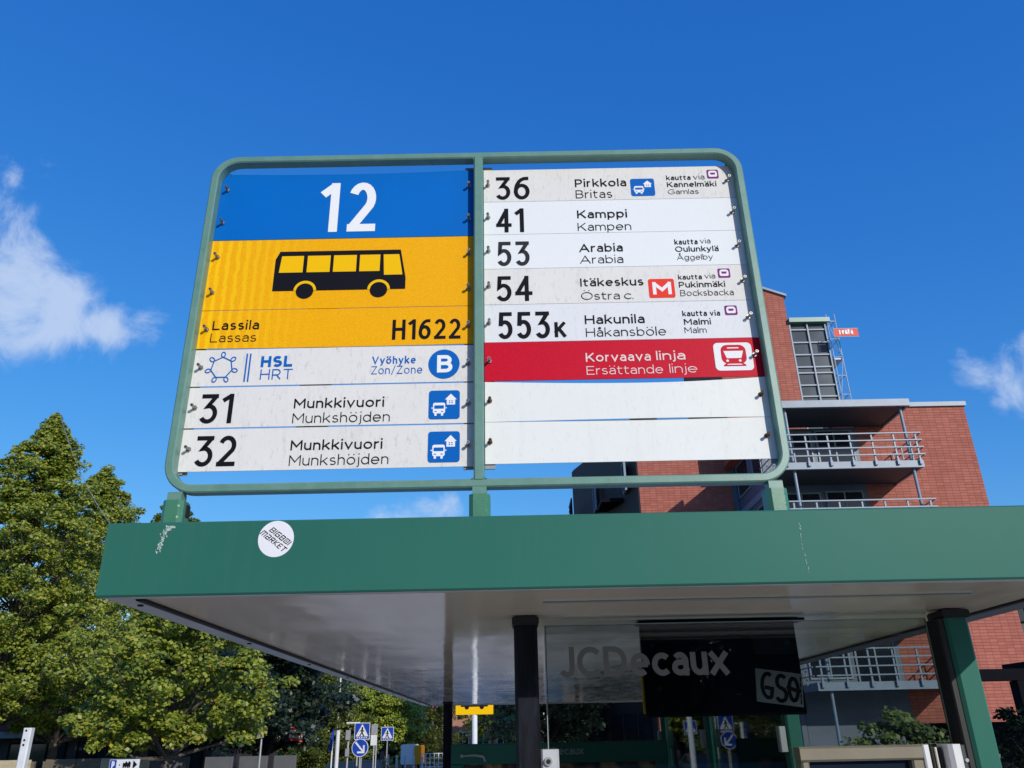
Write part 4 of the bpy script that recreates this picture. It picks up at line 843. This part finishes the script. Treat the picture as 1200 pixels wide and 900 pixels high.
# neighbour building, steel canopy at the right
nb = thing('neighbour_building', 'dark grey building edge to the right of the brick wall', 'building', (26, 40, -.62))
part('wall', 'greywall', nb, (20.6, 34, 36, 48, -1, 9.5))
for z in (6.2, 3.2):
    for x in (21.2, 24.2): window(x, x+1.8, 36.0, z, z+1.7, par=nb, fm='graphite')
cn = thing('steel_canopy', 'dark steel canopy on posts in front of the brick wall at right', 'canopy', (10, 15, .124))
mb = MB(); mb.box(7.35, 14, 14, 14.25, 2.80, 2.98); mb.box(8.5, 14, 13.98, 14.9, 2.99, 3.10); mb.build('roof_beam', 'graphite', cn)
for x in (8.18, 13.5):
    mb = MB(); mb.box(x, x+.3, 14.0, 14.24, .1, 2.795); mb.build('post', 'graphite', cn)
mb = MB(); mb.box(7.5, 14, 16.9, 17.0, .1, 2.2); mb.build('rear_panel', 'graphite', cn)

# ================================================================== TREES
def leaves(cen, rad, n_per, size, rng, mat, droop=.35):
    cen = np.array(cen); K = len(cen); N_ = K*n_per
    c = np.repeat(cen, n_per, 0); r = np.repeat(np.array(rad), n_per)
    p = rng.normal(0, 1, (N_, 3)); p /= np.linalg.norm(p, axis=1)[:, None]; p *= (rng.random((N_, 1))**.45); p[:, 2] *= .55
    pos = c+p*r[:, None]
    nrm = rng.normal(0, .55, (N_, 3)); nrm[:, 2] += .75; nrm += p*.5+np.array([SUN.x, SUN.y, SUN.z])*.75; nrm /= np.linalg.norm(nrm, axis=1)[:, None]
    a = rng.normal(0, 1, (N_, 3)); a -= (a*nrm).sum(1)[:, None]*nrm; a /= np.linalg.norm(a, axis=1)[:, None]; b = np.cross(nrm, a)
    s = size*rng.uniform(.6, 1.25, (N_, 1))
    v = np.empty((N_, 4, 3)); v[:, 0] = pos-a*s*.55; v[:, 1] = pos+b*s*.42+nrm*s*.10; v[:, 2] = pos+a*s*.6; v[:, 3] = pos-b*s*.42+nrm*s*.10
    me = bpy.data.meshes.new('foliage'); me.vertices.add(N_*4); me.vertices.foreach_set('co', v.ravel())
    me.loops.add(N_*4); me.loops.foreach_set('vertex_index', np.arange(N_*4, dtype=np.int32)); me.polygons.add(N_)
    me.polygons.foreach_set('loop_start', np.arange(0, N_*4, 4, dtype=np.int32)); me.update(calc_edges=True); me.validate(); me.materials.append(MAT[mat])
    return me
def tree_mesh(seed, H, crown0, R, shape='oval', ncl=260, nper=95, size=.13, mat='leaf', bark='bark', trunk=.17, rad=(.35, .75)):
    rng = np.random.default_rng(seed); mb = MB(); cen = []; rr = []
    wob = lambda z: Vector((math.sin(z*.7+seed)*.12, math.cos(z*.9+seed)*.12, z))
    tp = [wob(H*.94*i/8) for i in range(9)]; tr_ = [trunk*(1-.9*i/8)+.01 for i in range(9)]; mb.path(tp, tr_, 8)
    def prof(f):                     # f 0..1 up the crown
        if shape == 'cone': return (1-f**1.9)**.9*(.5+.5*min(1, f*4+.35))*.95
        if shape == 'dome': return (1-f**2.6)**.62*(.5+.5*min(1, f*4+.35))*.9
        if shape == 'flat': return math.sqrt(max(0, 1-(f*1.0)**2.2))*(.6+.4*min(1, f*5))
        return math.sin(math.pi*min(1, (f*.86+.12)))**.62
    lump = rng.uniform(.6, 1.28, (11, 10))
    for i in range(ncl):
        f = (i+rng.random())/ncl; f = f**1.12; az = rng.random()*2*math.pi; z = crown0+(H-crown0)*f
        lm = lump[int(f*10.99), int(az/(2*math.pi)*9.99)]
        R1 = R*prof(f)*lm; q = rng.random()**.42; rr_ = R1*q; zz = z-.10*rr_+rng.normal(0, .12)
        p = Vector((math.cos(az)*rr_, math.sin(az)*rr_, max(zz, crown0-.3)))
        cen.append(p[:]); rr.append(rng.uniform(*rad)*(.55+.45*prof(f)))
        if i % 5 == 0 and shape != 'flat' or i % 14 == 0:
            b0 = wob(max(crown0*.8, p.z-rr_*.75-.3)); mid = b0.lerp(p, .55)+Vector((0, 0, -.08)); w0 = .022+.035*(1-f)
            mb.tube(b0, mid, w0, w0*.55, 5, cap=False); mb.tube(mid, p, w0*.55, .008, 5, cap=False)
    return mb, leaves(cen, rr, nper, size, rng, mat)
TREES = {}
def tree(key, loc, label, group=None, scale=1., rz=0., **k):
    root = thing('tree', label, 'tree', loc, group); root.rotation_euler = (0, 0, rz); root.scale = (scale,)*3
    if key in TREES: tm, fm = TREES[key]
    else:
        mb, fm = tree_mesh(**k); to = mb.build('trunk', k.get('bark', 'bark'), None, smooth=True, clean=False); tm = to.data; bpy.data.objects.remove(to); TREES[key] = (tm, fm)
    a = bpy.data.objects.new('trunk', tm); COL.objects.link(a); a.parent = root; b_ = bpy.data.objects.new('crown', fm); COL.objects.link(b_); b_.parent = root
    return root
GL = 'street lindens along the left side of the road'
tree('A', (-14.6, 24, gz(24)), 'tallest linden at far left with leaves turning yellow', GL, seed=3, H=11.9, crown0=3.3, R=3.5, shape='cone', ncl=1100, nper=100, size=.09, rad=(.22, .46))
tree('B', (-16.3, 31, gz(31)), 'pointed linden just right of the tallest one', GL, seed=8, H=12.5, crown0=3.2, R=2.9, shape='dome', ncl=720, nper=105, size=.10, rad=(.26, .54))
tree('B', (-16.2, 38, gz(38)), 'linden whose tip shows over the fascia corner', GL, scale=1.05, rz=2.)
tree('A', (-20.5, 27, gz(27)), 'linden standing behind at the left edge of the photo', GL, scale=.92, rz=1.2)
tree('D', (-7.05, 18, gz(18)), 'small spreading linden with a grey trunk beside the roof edge', GL, seed=15, H=5.6, crown0=2.35, R=2.15, shape='flat', ncl=420, nper=95, size=.082, rad=(.17, .34), trunk=.085)
GD = 'shade-coloured trees beyond the shelter'
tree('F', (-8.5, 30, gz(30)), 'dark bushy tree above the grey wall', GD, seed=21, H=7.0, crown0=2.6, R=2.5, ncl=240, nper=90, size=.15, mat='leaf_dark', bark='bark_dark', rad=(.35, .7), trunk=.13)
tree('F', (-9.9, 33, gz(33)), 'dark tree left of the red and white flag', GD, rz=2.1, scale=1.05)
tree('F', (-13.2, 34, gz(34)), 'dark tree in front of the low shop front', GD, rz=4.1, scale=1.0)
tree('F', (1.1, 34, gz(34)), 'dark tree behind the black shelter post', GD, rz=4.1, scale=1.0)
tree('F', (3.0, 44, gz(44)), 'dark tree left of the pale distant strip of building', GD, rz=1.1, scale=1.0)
GF = 'distant trees beyond the crossing'
def at(u, y): return (PY(u, 860, y)[0], y, gz(y))
GK = dict(seed=31, H=7.6, crown0=3.0, R=3.2, ncl=330, nper=80, size=.17, mat='leaf_yel', rad=(.35, .8))
HK = dict(seed=33, H=7.8, crown0=.6, R=3.6, ncl=330, nper=80, size=.17, mat='leaf_mid', rad=(.35, .8))
tree('G', at(452, 63), 'bright yellow green tree behind the crossing signs', GF, scale=.88, **GK)
tree('H', at(398, 62), 'olive green tree behind the white post', GF, scale=.88, **HK)
tree('H', at(368, 60), 'olive tree right of the flag partly hidden by dark crowns', GF, rz=3.7, scale=.9)
tree('G', at(425, 66), 'tall bright tree seen between the olive and the bright one', GF, rz=2.6, scale=1.05)
tree('H', at(506, 92), 'mid green tree right of the bright one', GF, rz=2., scale=1.2)
tree('H', at(462, 104), 'far tree behind the white fence', GF, rz=.4, scale=1.5)
tree('G', at(380, 84), 'far bright tree filling the gap left of the olive tree', GF, rz=.9, scale=1.5)
tree('G', at(577, 96), 'sunlit tree below the yellow stop sign', GF, rz=1.4, scale=.95)
tree('H', at(604, 70), 'far tree glimpsed beside the shelter post', GF, rz=5., scale=.7)
for x, y, s_, lab in ((5.9, 13.6, .5, 'bush behind the shelter glass left of the canopy'), (7.7, 13.2, .5, 'bush under the left end of the canopy'), (9.3, 13.0, .56, 'dark bush at the lower right corner')):
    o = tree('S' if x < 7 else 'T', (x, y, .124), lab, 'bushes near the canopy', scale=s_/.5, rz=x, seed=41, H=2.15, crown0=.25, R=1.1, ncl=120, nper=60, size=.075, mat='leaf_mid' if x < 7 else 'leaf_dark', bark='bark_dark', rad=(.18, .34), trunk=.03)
    o['category'] = 'bush'; o.name = 'bush'
# grass verge tufts
rng = np.random.default_rng(5); cen = np.stack([rng.uniform(-22, -13.2, 700), rng.uniform(46, 70, 700), np.full(700, -.40)], 1)
me = leaves(cen, [.28]*700, 12, .22, rng, 'leaf_yel'); o = bpy.data.objects.new('grass', me); COL.objects.link(o); tag(o, 'sunlit rough grass on the verge beyond the dark trees', 'grass', kind='stuff')

# ================================================================== STREET OBJECTS
def pole(mb, x, y, z1, r=.03, k=0): mb.tube((x, y, gz(y)), (x, y, z1), r, n=10, k=k)
def crossing_sign(u, v, y, half, lab):
    c = PY(u, v, y); r = thing('crossing_sign', lab, 'road sign', (c[0], y, gz(y)), 'blue pedestrian crossing signs')
    mb = MB(); pole(mb, c[0], y+.04, c[2]+half+.03); mb.build('pole', 'greymetal', r)
    mb = MB(); f = lambda x, z, l: (c[0]+x*half, y-l*.004, c[2]+z*half)
    mb.box(c[0]-half, c[0]+half, y, y+.012, c[2]-half, c[2]+half, 2); rrect(mb, -1, 1, -1, 1, .12, f, 0, 1); rrect(mb, -.93, .93, -.93, .93, .1, f, 1, 2)
    pol(mb, [(-.82, -.62), (.82, -.62), (0, .86)], f, 0, 3)
    disc(mb, .02, .38, .12, .12, f, 3, 4, 12); ribbon(mb, [(.0, .25), (-.02, -.15)], .2, lambda a, b: f(a, b, 4), 3); ribbon(mb, [(-.02, -.12), (-.25, -.55)], .13, lambda a, b: f(a, b, 5), 3); ribbon(mb, [(-.02, -.12), (.22, -.55)], .13, lambda a, b: f(a, b, 6), 3); ribbon(mb, [(-.26, .0), (.0, .18), (.24, -.02)], .09, lambda a, b: f(a, b, 7), 3)
    for i in range(5): a = -.66+i*.29; pol(mb, [(a, -.84), (a+.15, -.84), (a+.15, -.70), (a, -.70)], f, 0, 4)
    mb.build('plate', ['white', 'signblue', 'greymetal', 'ink'], r, clean=False); return r
crossing_sign(424.5, 856.8, 34, .30, 'blue pedestrian crossing sign above the round arrow sign')
crossing_sign(454, 859.8, 42, .30, 'blue pedestrian crossing sign standing alone on a dark pole')
c = PY(422, 876.3, 33.9); r = thing('arrow_sign', 'round blue sign with white arrow pointing down right', 'road sign', (c[0], 33.9, gz(34)))
mb = MB(); f = lambda x, z, l: (c[0]+x*.32, 33.88-l*.004, c[2]+z*.32); mb.tube((c[0], 33.9, c[2]), (c[0], 33.885, c[2]), .32, n=32, k=2); disc(mb, 0, 0, 1, 1, f, 0, 1, 32); disc(mb, 0, 0, .93, .93, f, 1, 2, 32)
ribbon(mb, [(-.5, .55), (.30, -.32)], .2, lambda a, b: f(a, b, 3), 0); ribbon(mb, [(-.22, -.5), (.46, -.5), (.46, .18)], .2, lambda a, b: f(a, b, 4), 0); mb.build('plate', ['white', 'signblue', 'greymetal'], r, clean=False)
mb = MB(); mb.tube((c[0], 33.92, gz(34)), (c[0], 33.92, c[2]), .025, n=8); mb.build('pole', 'greymetal', r)
# plate seen from behind
c = PY(438.5, 861, 38); r = thing('blank_sign', 'grey backs of two stacked sign plates on a pole', 'road sign', (c[0], 38, gz(38)))
mb = MB(); mb.bbox(c[0]-.14, c[0]+.14, 38, 38.02, c[2]+.01, c[2]+.42, .01); mb.build('plate', 'greymetal', r)
mb = MB(); mb.bbox(c[0]-.15, c[0]+.13, 38, 38.02, c[2]-.42, c[2]-.01, .01); mb.build('plate', 'white', r)
mb = MB(); mb.tube((c[0], 38.04, gz(38)), (c[0], 38.04, c[2]+.45), .03, n=8); mb.tube((c[0]+.09, 38.1, gz(38)), (c[0]+.09, 38.1, c[2]-.3), .03, n=8); mb.build('pole', 'greymetal', r)
# traffic light, white post, flag like sign
for u, y, top, w_, lab, nm, cat in ((396.5, 40, 856, .09, 'thick white post left of the dark car', 'white_post', 'post'), (390.5, 41, 857, .035, 'thin grey pole beside the thick white post', 'thin_pole', 'pole')):
    c = PY(u, top, y); mb = MB(); mb.tube((c[0], y, gz(y)), (c[0], y, c[2]), w_, n=12); tag(origin(mb.build(nm, 'white')), lab, cat)
c = PY(390.5, 866, 40.9); mb = MB(); mb.prism([(c[0]-.2, c[2]-.5), (c[0]-.02, c[2]-.5), (c[0]+.04, c[2]+.4), (c[0]-.03, c[2]+.4)], 1, 40.88, 40.91); tag(origin(mb.build('pennant', 'signblue')), 'small blue pennant on the thin pole', 'flag')
c = PY(408, 862, 44); r = thing('traffic_signal', 'small grey traffic signal left of the crossing sign', 'traffic light', (c[0], 44, gz(44)))
mb = MB(); mb.tube((c[0], 44.1, gz(44)), (c[0], 44.1, c[2]+.1), .05, n=8); mb.build('pole', 'greymetal', r)
mb = MB(); mb.bbox(c[0]-.12, c[0]+.12, 43.9, 44.04, c[2]-.2, c[2]+.25, .02); mb.bbox(c[0]-.1, c[0]+.1, 43.9, 44.04, c[2]-.95, c[2]-.6, .02); mb.build('signal_head', 'greymetal', r)
c = PY(411, 848.5, 46); r = thing('street_lamp', 'street lamp with a flat white head left of the crossing sign', 'street lamp', (c[0]+.3, 46, gz(46)))
mb = MB(); mb.tube((c[0]+.42, 46, gz(46)), (c[0]+.42, 46, c[2]-.02), .045, n=8); mb.build('pole', 'greymetal', r); mb = MB(); mb.bbox(c[0]-.2, c[0]+.5, 45.85, 46.1, c[2], c[2]+.09, .03); mb.build('lamp_head', 'white', r)
c = PY(399, 800, 60); mb = MB(); mb.tube((c[0], 60, gz(60)), (c[0], 60, c[2]+1.), .055, n=8); tag(origin(mb.build('tall_pole', 'white')), 'tall white pole rising among the olive trees', 'pole')
# triangle sign seen edge on
c = PY(307.5, 856, 24); r = thing('warning_sign', 'narrow grey back of a warning sign on a leaning pole', 'road sign', (c[0], 24, gz(24)))
mb = MB(); mb.tube((c[0]+.01, 24, gz(24)), (c[0]+.0, 24, c[2]-.1), .025, n=8); mb.build('pole', 'greymetal', r); mb = MB(); mb.prism([(c[0]-.11, c[2]-.18), (c[0]+.08, c[2]-.18), (c[0]+.03, c[2]+.28)], 1, 23.9, 23.93); mb.build('plate', 'greymetal', r)
# flag
c = PY(347, 860, 29); r = thing('flag', 'red and white striped flag by a dark trunk', 'flag', (c[0], 29, c[2]-.4))
for i in range(5):
    mb = MB(); a = -.18+i*.08; vs = [(c[0]-.22+j*.11, 29+.04*math.sin(j*1.6), c[2]+a+z_-.03*j*.6) for j in range(5) for z_ in (0, .085)]; mb.add(vs, [(2*j, 2*j+2, 2*j+3, 2*j+1) for j in range(4)]); mb.build('stripe', 'redpaint' if i % 2 == 0 else 'white', r, clean=False)
mb = MB(); mb.tube((c[0]+.26, 29, c[2]-.4), (c[0]+.24, 29, c[2]+.3), .02, n=8); mb.build('pole', 'graphite', r)
# parking direction sign
a = PY(127.5, 903, 14); b = PY(164.5, 889.5, 14); r = thing('parking_sign', 'white parking direction sign with blue P, vehicles and arrow', 'road sign', ((a[0]+b[0])/2, 14, .124))
w = b[0]-a[0]; h = b[2]-a[2]; f = lambda x, z, l: (a[0]+x*w, 13.98-l*.003, a[2]+z*h)
mb = MB(); mb.box(a[0], b[0], 13.985, 14.0, a[2], b[2], 0); pol(mb, [(.02, .04), (.24, .04), (.24, .96), (.02, .96)], f, 1, 1); lettering(mb, 'P', a[0]+.085*w, a[0]+.19*w, a[2]+.15*h, a[2]+.85*h, .2, lambda x, z, l: (x, 13.972-l*.0006, z), 0)
disc(mb, .35, .5, .02, .06, f, 2, 1, 10); pol(mb, [(.46, .35), (.72, .35), (.72, .7), (.66, .85), (.62, .65), (.56, .85), (.52, .65), (.46, .7)], f, 2, 1)
for x_ in (.49, .56, .63, .69): disc(mb, x_, .3, .025, .1, f, 2, 2, 10)
pol(mb, [(.80, .1), (.94, .5), (.80, .9)], f, 2, 1); mb.build('plate', ['white', 'signblue', 'ink'], r, clean=False)
mb = MB(); mb.tube(((a[0]+b[0])/2, 14.03, .1), ((a[0]+b[0])/2, 14.03, b[2]), .03, n=8); mb.build('pole', 'greymetal', r)
# white birch like post at left
c0_ = PY(24, 905, 16); c1_ = PY(31.5, 853, 16); mb = MB(); mb.bbox(c0_[0]-.075, c0_[0]+.075, 15.93, 16.07, gz(16), c1_[2], .02, 0)
for z_ in (2.38, 2.22, 2.14): mb.tube((c0_[0]-.01, 15.925, z_), (c0_[0]-.01, 15.932, z_), .02, n=8, k=1)
tag(origin(mb.build('white_post', ['white', 'ink'])), 'square white post with dark knots at the lower left', 'post')
# plywood hoarding
hd = thing('hoarding', 'plywood hoarding along the bottom left of the photo', 'fence', (-12, 20, gz(20)))
xx = [-17.5, -15.9, -14.3, -12.72]; yh = 20.
def hx(u): return PY(u, 889, yh)[0]
segs = [(hx(-60), hx(-12), 'wood'), (hx(-11.4), hx(37), 'wood'), (hx(54), hx(90), 'wood_dark'), (hx(90.6), hx(118), 'wood_dark'), (hx(118.6), hx(162), 'wood'), (hx(162.6), hx(176), 'wood'), (hx(176.8), hx(222), 'greywall')]
for x0, x1, m in segs:
    mb = MB(); mb.bbox(x0, x1, yh, yh+.03, gz(20), 1.84, .005); mb.build('board', m, hd, label='dark brown board' if m == 'wood_dark' else None)
mb = MB()
for u in (37.5, 53, 90.3): x = hx(u); mb.box(x-.05, x+.05, yh+.035, yh+.12, gz(20), 1.8)
mb.build('posts', 'wood_dark', hd)
# grey wall panels under the dark trees
gw = thing('grey_wall', 'row of grey concrete wall panels under the dark trees', 'wall', (-8.5, 26, gz(26)))
for u0, u1 in ((240, 273), (280, 313.5), (320.5, 347)):
    mb = MB(); mb.bbox(PY(u0, 888, 26)[0], PY(u1, 888, 26)[0], 26, 26.12, gz(26), PY(300, 886, 26)[2], .02); mb.build('panel', 'greywall', gw)
# low dark shop building behind the trees
sb = thing('shop_building', 'low dark shop front with grey band behind the left trees', 'building', (-20, 40, gz(40)))
part('wall', 'brownwall', sb, (-40, -14.2, 41, 52, gz(41)-.3, 5.2))
mb = MB(); mb.box(-40, -14.1, 40.4, 40.98, 2.5, 2.8); mb.build('fascia_band', 'greyband', sb)
for i in range(8):
    x = -39.8+i*3.2; mb = MB(); mb.prism([(40.1, 2.82), (40.98, 2.82), (40.98, 3.6)], 0, x, x+2.9); mb.build('awning', 'awning', sb)
    window(x+.1, x+2.8, 41, 0.2, 2.3, par=sb, fm='graphite', bars=2)
# parked cars
def car(x, y, body, lab, L=4.3, Wd=1.78, H=1.45):
    z = gz(y)+.004; r = thing('parked_car', lab, 'car', (x, y, z), 'cars on the road ahead'); hw = Wd/2
    prof = [(-L/2, .35), (-L/2, .72), (-L/2+.12, .85), (-L/2+1.0, .95), (L/2-.75, .98), (L/2-.05, .9), (L/2, .6), (L/2, .35)]
    mb = MB(); n_ = len(prof); vs = []
    for s_ in (-hw, -hw*.94, hw*.94, hw):
        for (py, pz) in prof: vs.append((s_, py, pz if abs(s_) < hw*.97 else min(pz, .80)))
    fs = [(j*n_+i, j*n_+(i+1) % n_, (j+1)*n_+(i+1) % n_, (j+1)*n_+i) for j in range(3) for i in range(n_)] + [tuple(range(n_)), tuple(range(3*n_, 4*n_))]
    mb.add(vs, fs); mb.build('body', body, r, local=True)
    cab = [(-L/2+1.0, .95), (-L/2+1.75, H-.03), (.9, H), (L/2-.35, .97)]; mb = MB(); vs = []
    for s_, k_ in ((-1, 1), (1, 1)):
        for (py, pz) in cab: vs.append((s_*(hw*.93 if pz < 1.1 else hw*.72), py, pz))
    mb.add(vs, [(0, 1, 5, 4), (2, 3, 7, 6), (0, 3, 2, 1), (4, 5, 6, 7)]); mb.build('windows', 'carglass', r, local=True)
    mb = MB(); mb.box(-hw*.72, hw*.72, -L/2+1.72, .92, H-.035, H+.012); 
    for s_ in (-1, 1):
        mb.tube((s_*hw*.93, -L/2+1.0, .95), (s_*hw*.72, -L/2+1.75, H-.02), .035, n=6); mb.tube((s_*hw*.72, .9, H-.01), (s_*hw*.93, L/2-.35, .97), .045, n=6)
    mb.build('roof', body, r, local=True)
    for s_ in (-1, 1):
        for yy in (-L/2+.8, L/2-.8):
            mb = MB(); mb.tube((s_*hw*.82, yy, .31), (s_*hw*1.0, yy, .31), .31, n=20); o = mb.build('wheel', 'tyre', r, local=True); mb = MB(); mb.tube((s_*hw*1.0, yy, .31), (s_*(hw*1.0+.01), yy, .31), .19, n=14); mb.build('rim', 'greymetal', o, local=True)
        mb = MB(); mb.box(s_*hw*.55 if s_ > 0 else -hw*.92, hw*.92 if s_ > 0 else -hw*.55, -L/2-.01, -L/2+.05, .6, .74); mb.build('headlight', 'white', r, local=True)
        mb = MB(); mb.box(s_*hw*1.0-.05, s_*hw*1.0+.1, -L/2+1.35, -L/2+1.45, .95, 1.07); mb.build('mirror', body, r, local=True)
    return r
c = PY(402, 889, 50); car(c[0], 50, 'cargreen', 'teal grey car at left, its roof just above the frame edge')
c = PY(435, 886, 51.5); car(c[0], 51.5, 'carblue', 'dark blue car right of the teal one')
# distant van
c = PY(481, 882, 82); r = thing('delivery_van', 'small white and orange van far down the road', 'van', (c[0], 82, gz(82)))
z = gz(82); mb = MB(); mb.bbox(c[0]-.9, c[0]+.35, 82, 86, z+.4, z+2.1, .1); mb.build('body', 'vanwhite', r)
mb = MB(); mb.bbox(c[0]+.36, c[0]+.95, 81.9, 85.5, z+.4, z+2.0, .1); mb.build('cab', 'vanorange', r)
for dx in (-.7, .7):
    mb = MB(); mb.tube((c[0]+dx-.1, 82.8, z+.35), (c[0]+dx+.1, 82.8, z+.35), .34, n=14); mb.build('wheel', 'tyre', r)
# white fence
x0 = PY(494, 885, 80)[0]; x1 = PY(524, 885, 80)[0]; r = thing('white_fence', 'low white railing fence at the end of the pavement', 'fence', (x0, 80, gz(80)))
for i in range(7):
    x = x0+(x1-x0)*i/6; mb = MB(); mb.box(x-.04, x+.04, 80, 80.08, gz(80), .95); mb.build('post', 'white', r)
for z_ in (.88, .5, .1, -.2): mb = MB(); mb.box(x0, x1, 80.02, 80.06, z_, z_+.05); mb.build('rail', 'white', r)
# pale picket bollards and dark shed
x0 = PY(455, 885, 78)[0]
for i in range(5):
    mb = MB(); x = x0+i*.75; mb.tube((x, 78, gz(78)), (x, 78, gz(78)+1.35-.06*i), .09, n=8); o = origin(mb.build('bollard', 'white')); tag(o, ['leftmost white bollard in the row before the distant van', 'second white bollard from the left before the distant van', 'middle white bollard of the row before the distant van', 'fourth white bollard of the row before the distant van', 'rightmost white bollard beside the distant van'][i], 'bollard', 'white bollards before the distant van')
sd = thing('garden_shed', 'dark low shed behind the second crossing sign', 'shed', (-12.6, 74, gz(74)))
part('wall', 'brownwall', sd, (-13.9, -11.5, 74, 77, gz(74)-.1, 1.25)); mb = MB(); mb.prism([(73.7, 1.26), (77.3, 1.26), (77.3, 1.4), (73.7, 1.5)], 0, -14.1, -11.4); mb.build('roof', 'graphite', sd)
# second stop sign down the road
c = PY(556, 832, 14); r = thing('stop_sign', 'yellow bus stop sign on a white pole beyond the shelter', 'bus stop sign', (c[0], 14, .124))
x0, x1 = PY(534, 830, 14)[0], PY(578, 830, 14)[0]; z0 = PY(556, 837.5, 14)[2]
mb = MB(); mb.bbox(x0, x1, 14, 14.02, z0, z0+.40, .004); mb.build('plate', 'yellow_ink', r)
mb = MB(); f = lambda x, z, l: (x, 13.995-l*.002, z); w = x1-x0
pol(mb, [(x0+w*.14, z0+.12), (x1-w*.14, z0+.12), (x1-w*.17, z0+.31), (x0+w*.16, z0+.31)], f, 0, 0)
for a in (.3, .7): disc(mb, x0+w*a, z0+.115, .035, .035, f, 0, 1, 14)
for i in range(4): pol(mb, [(x0+w*(.19+i*.16), z0+.22), (x0+w*(.31+i*.16), z0+.22), (x0+w*(.31+i*.16), z0+.29), (x0+w*(.19+i*.16), z0+.29)], f, 1, 2)
mb.build('bus_symbol', ['ink', 'yellow_ink'], r, clean=False)
mb = MB(); mb.tube((c[0], 14.05, .1), (c[0]-.0, 14.05, 4.4), .045, n=12); mb.build('pole', 'white', r)
# far houses
def house(x0, x1, y, z1, m, lab, loc, wins, top=None):
    r = thing('house', lab, 'house', loc); part('wall', m, r, (x0, x1, y, y+9, gz(y)-.2, z1))
    mb = MB(); mb.prism([(y-.4, z1), (y+9.4, z1), (y+4.5, z1+2.)], 0, x0-.3, x1+.3); mb.build('roof', 'greymetal', r)
    for (a, b_, c_, d_) in wins: window(a, b_, y, c_, d_, par=r, fm='white')
    if top: mb = MB(); mb.box(x0, x1, y-.05, y-.002, *top); mb.build('band', 'houseplaster', r)
    return r
house(-13, 3.2, 104, 12., 'housebrick', 'pale brick house with white windows behind the yellow stop sign', (-3.4, 108, gz(75)), [(x, x+1.5, z, z+1.9) for x in (-12, -9.6, -7.2, -4.8, -2.4, .2) for z in (.9, 4.4, 7.9)], (6.9, 7.3))
house(4.4, 9.5, 82, 9.5, 'housebrick', 'orange and white gable strip between the dark tree and brick building', (7, 86, gz(82)), [(7.4, 8.4, 3, 4.4)], (2.6, 5.4))

# the street behind the photographer, out of view, placed to darken the glass reflections and block horizon glow
nb2 = thing('rear_building', 'long dark office block across the street behind the viewpoint', 'building', (10, -60, 0))
part('wall', 'brownwall', nb2, (-45, 75, -74, -60, -.2, 13.5))
for z in (1., 4.2, 7.4, 10.4):
    for x in range(-42, 74, 6): window(x, x+3.2, -60, z, z+1.8, ny=1, par=nb2, fm='graphite')
for i, (x, y) in enumerate(((-16, -34), (-4, -38), (8, -40), (20, -38), (32, -40))):
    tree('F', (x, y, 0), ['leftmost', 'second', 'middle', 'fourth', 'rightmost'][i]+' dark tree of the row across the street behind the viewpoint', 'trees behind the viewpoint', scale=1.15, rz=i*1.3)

lb = thing('fill_blocker', 'tall unseen block added at left behind the viewpoint to cut sky fill', 'building', (-30, -35, 0))
part('wall', 'brownwall', lb, (-60, -7, -48, -30, -.2, 19))  # added out of view to reduce ambient sky light and darken reflections
for z in (1., 4.2, 7.4, 10.6, 13.8):
    for x in range(-58, -10, 6): window(x, x+3.2, -30, z, z+1.8, ny=1, par=lb, fm='graphite')
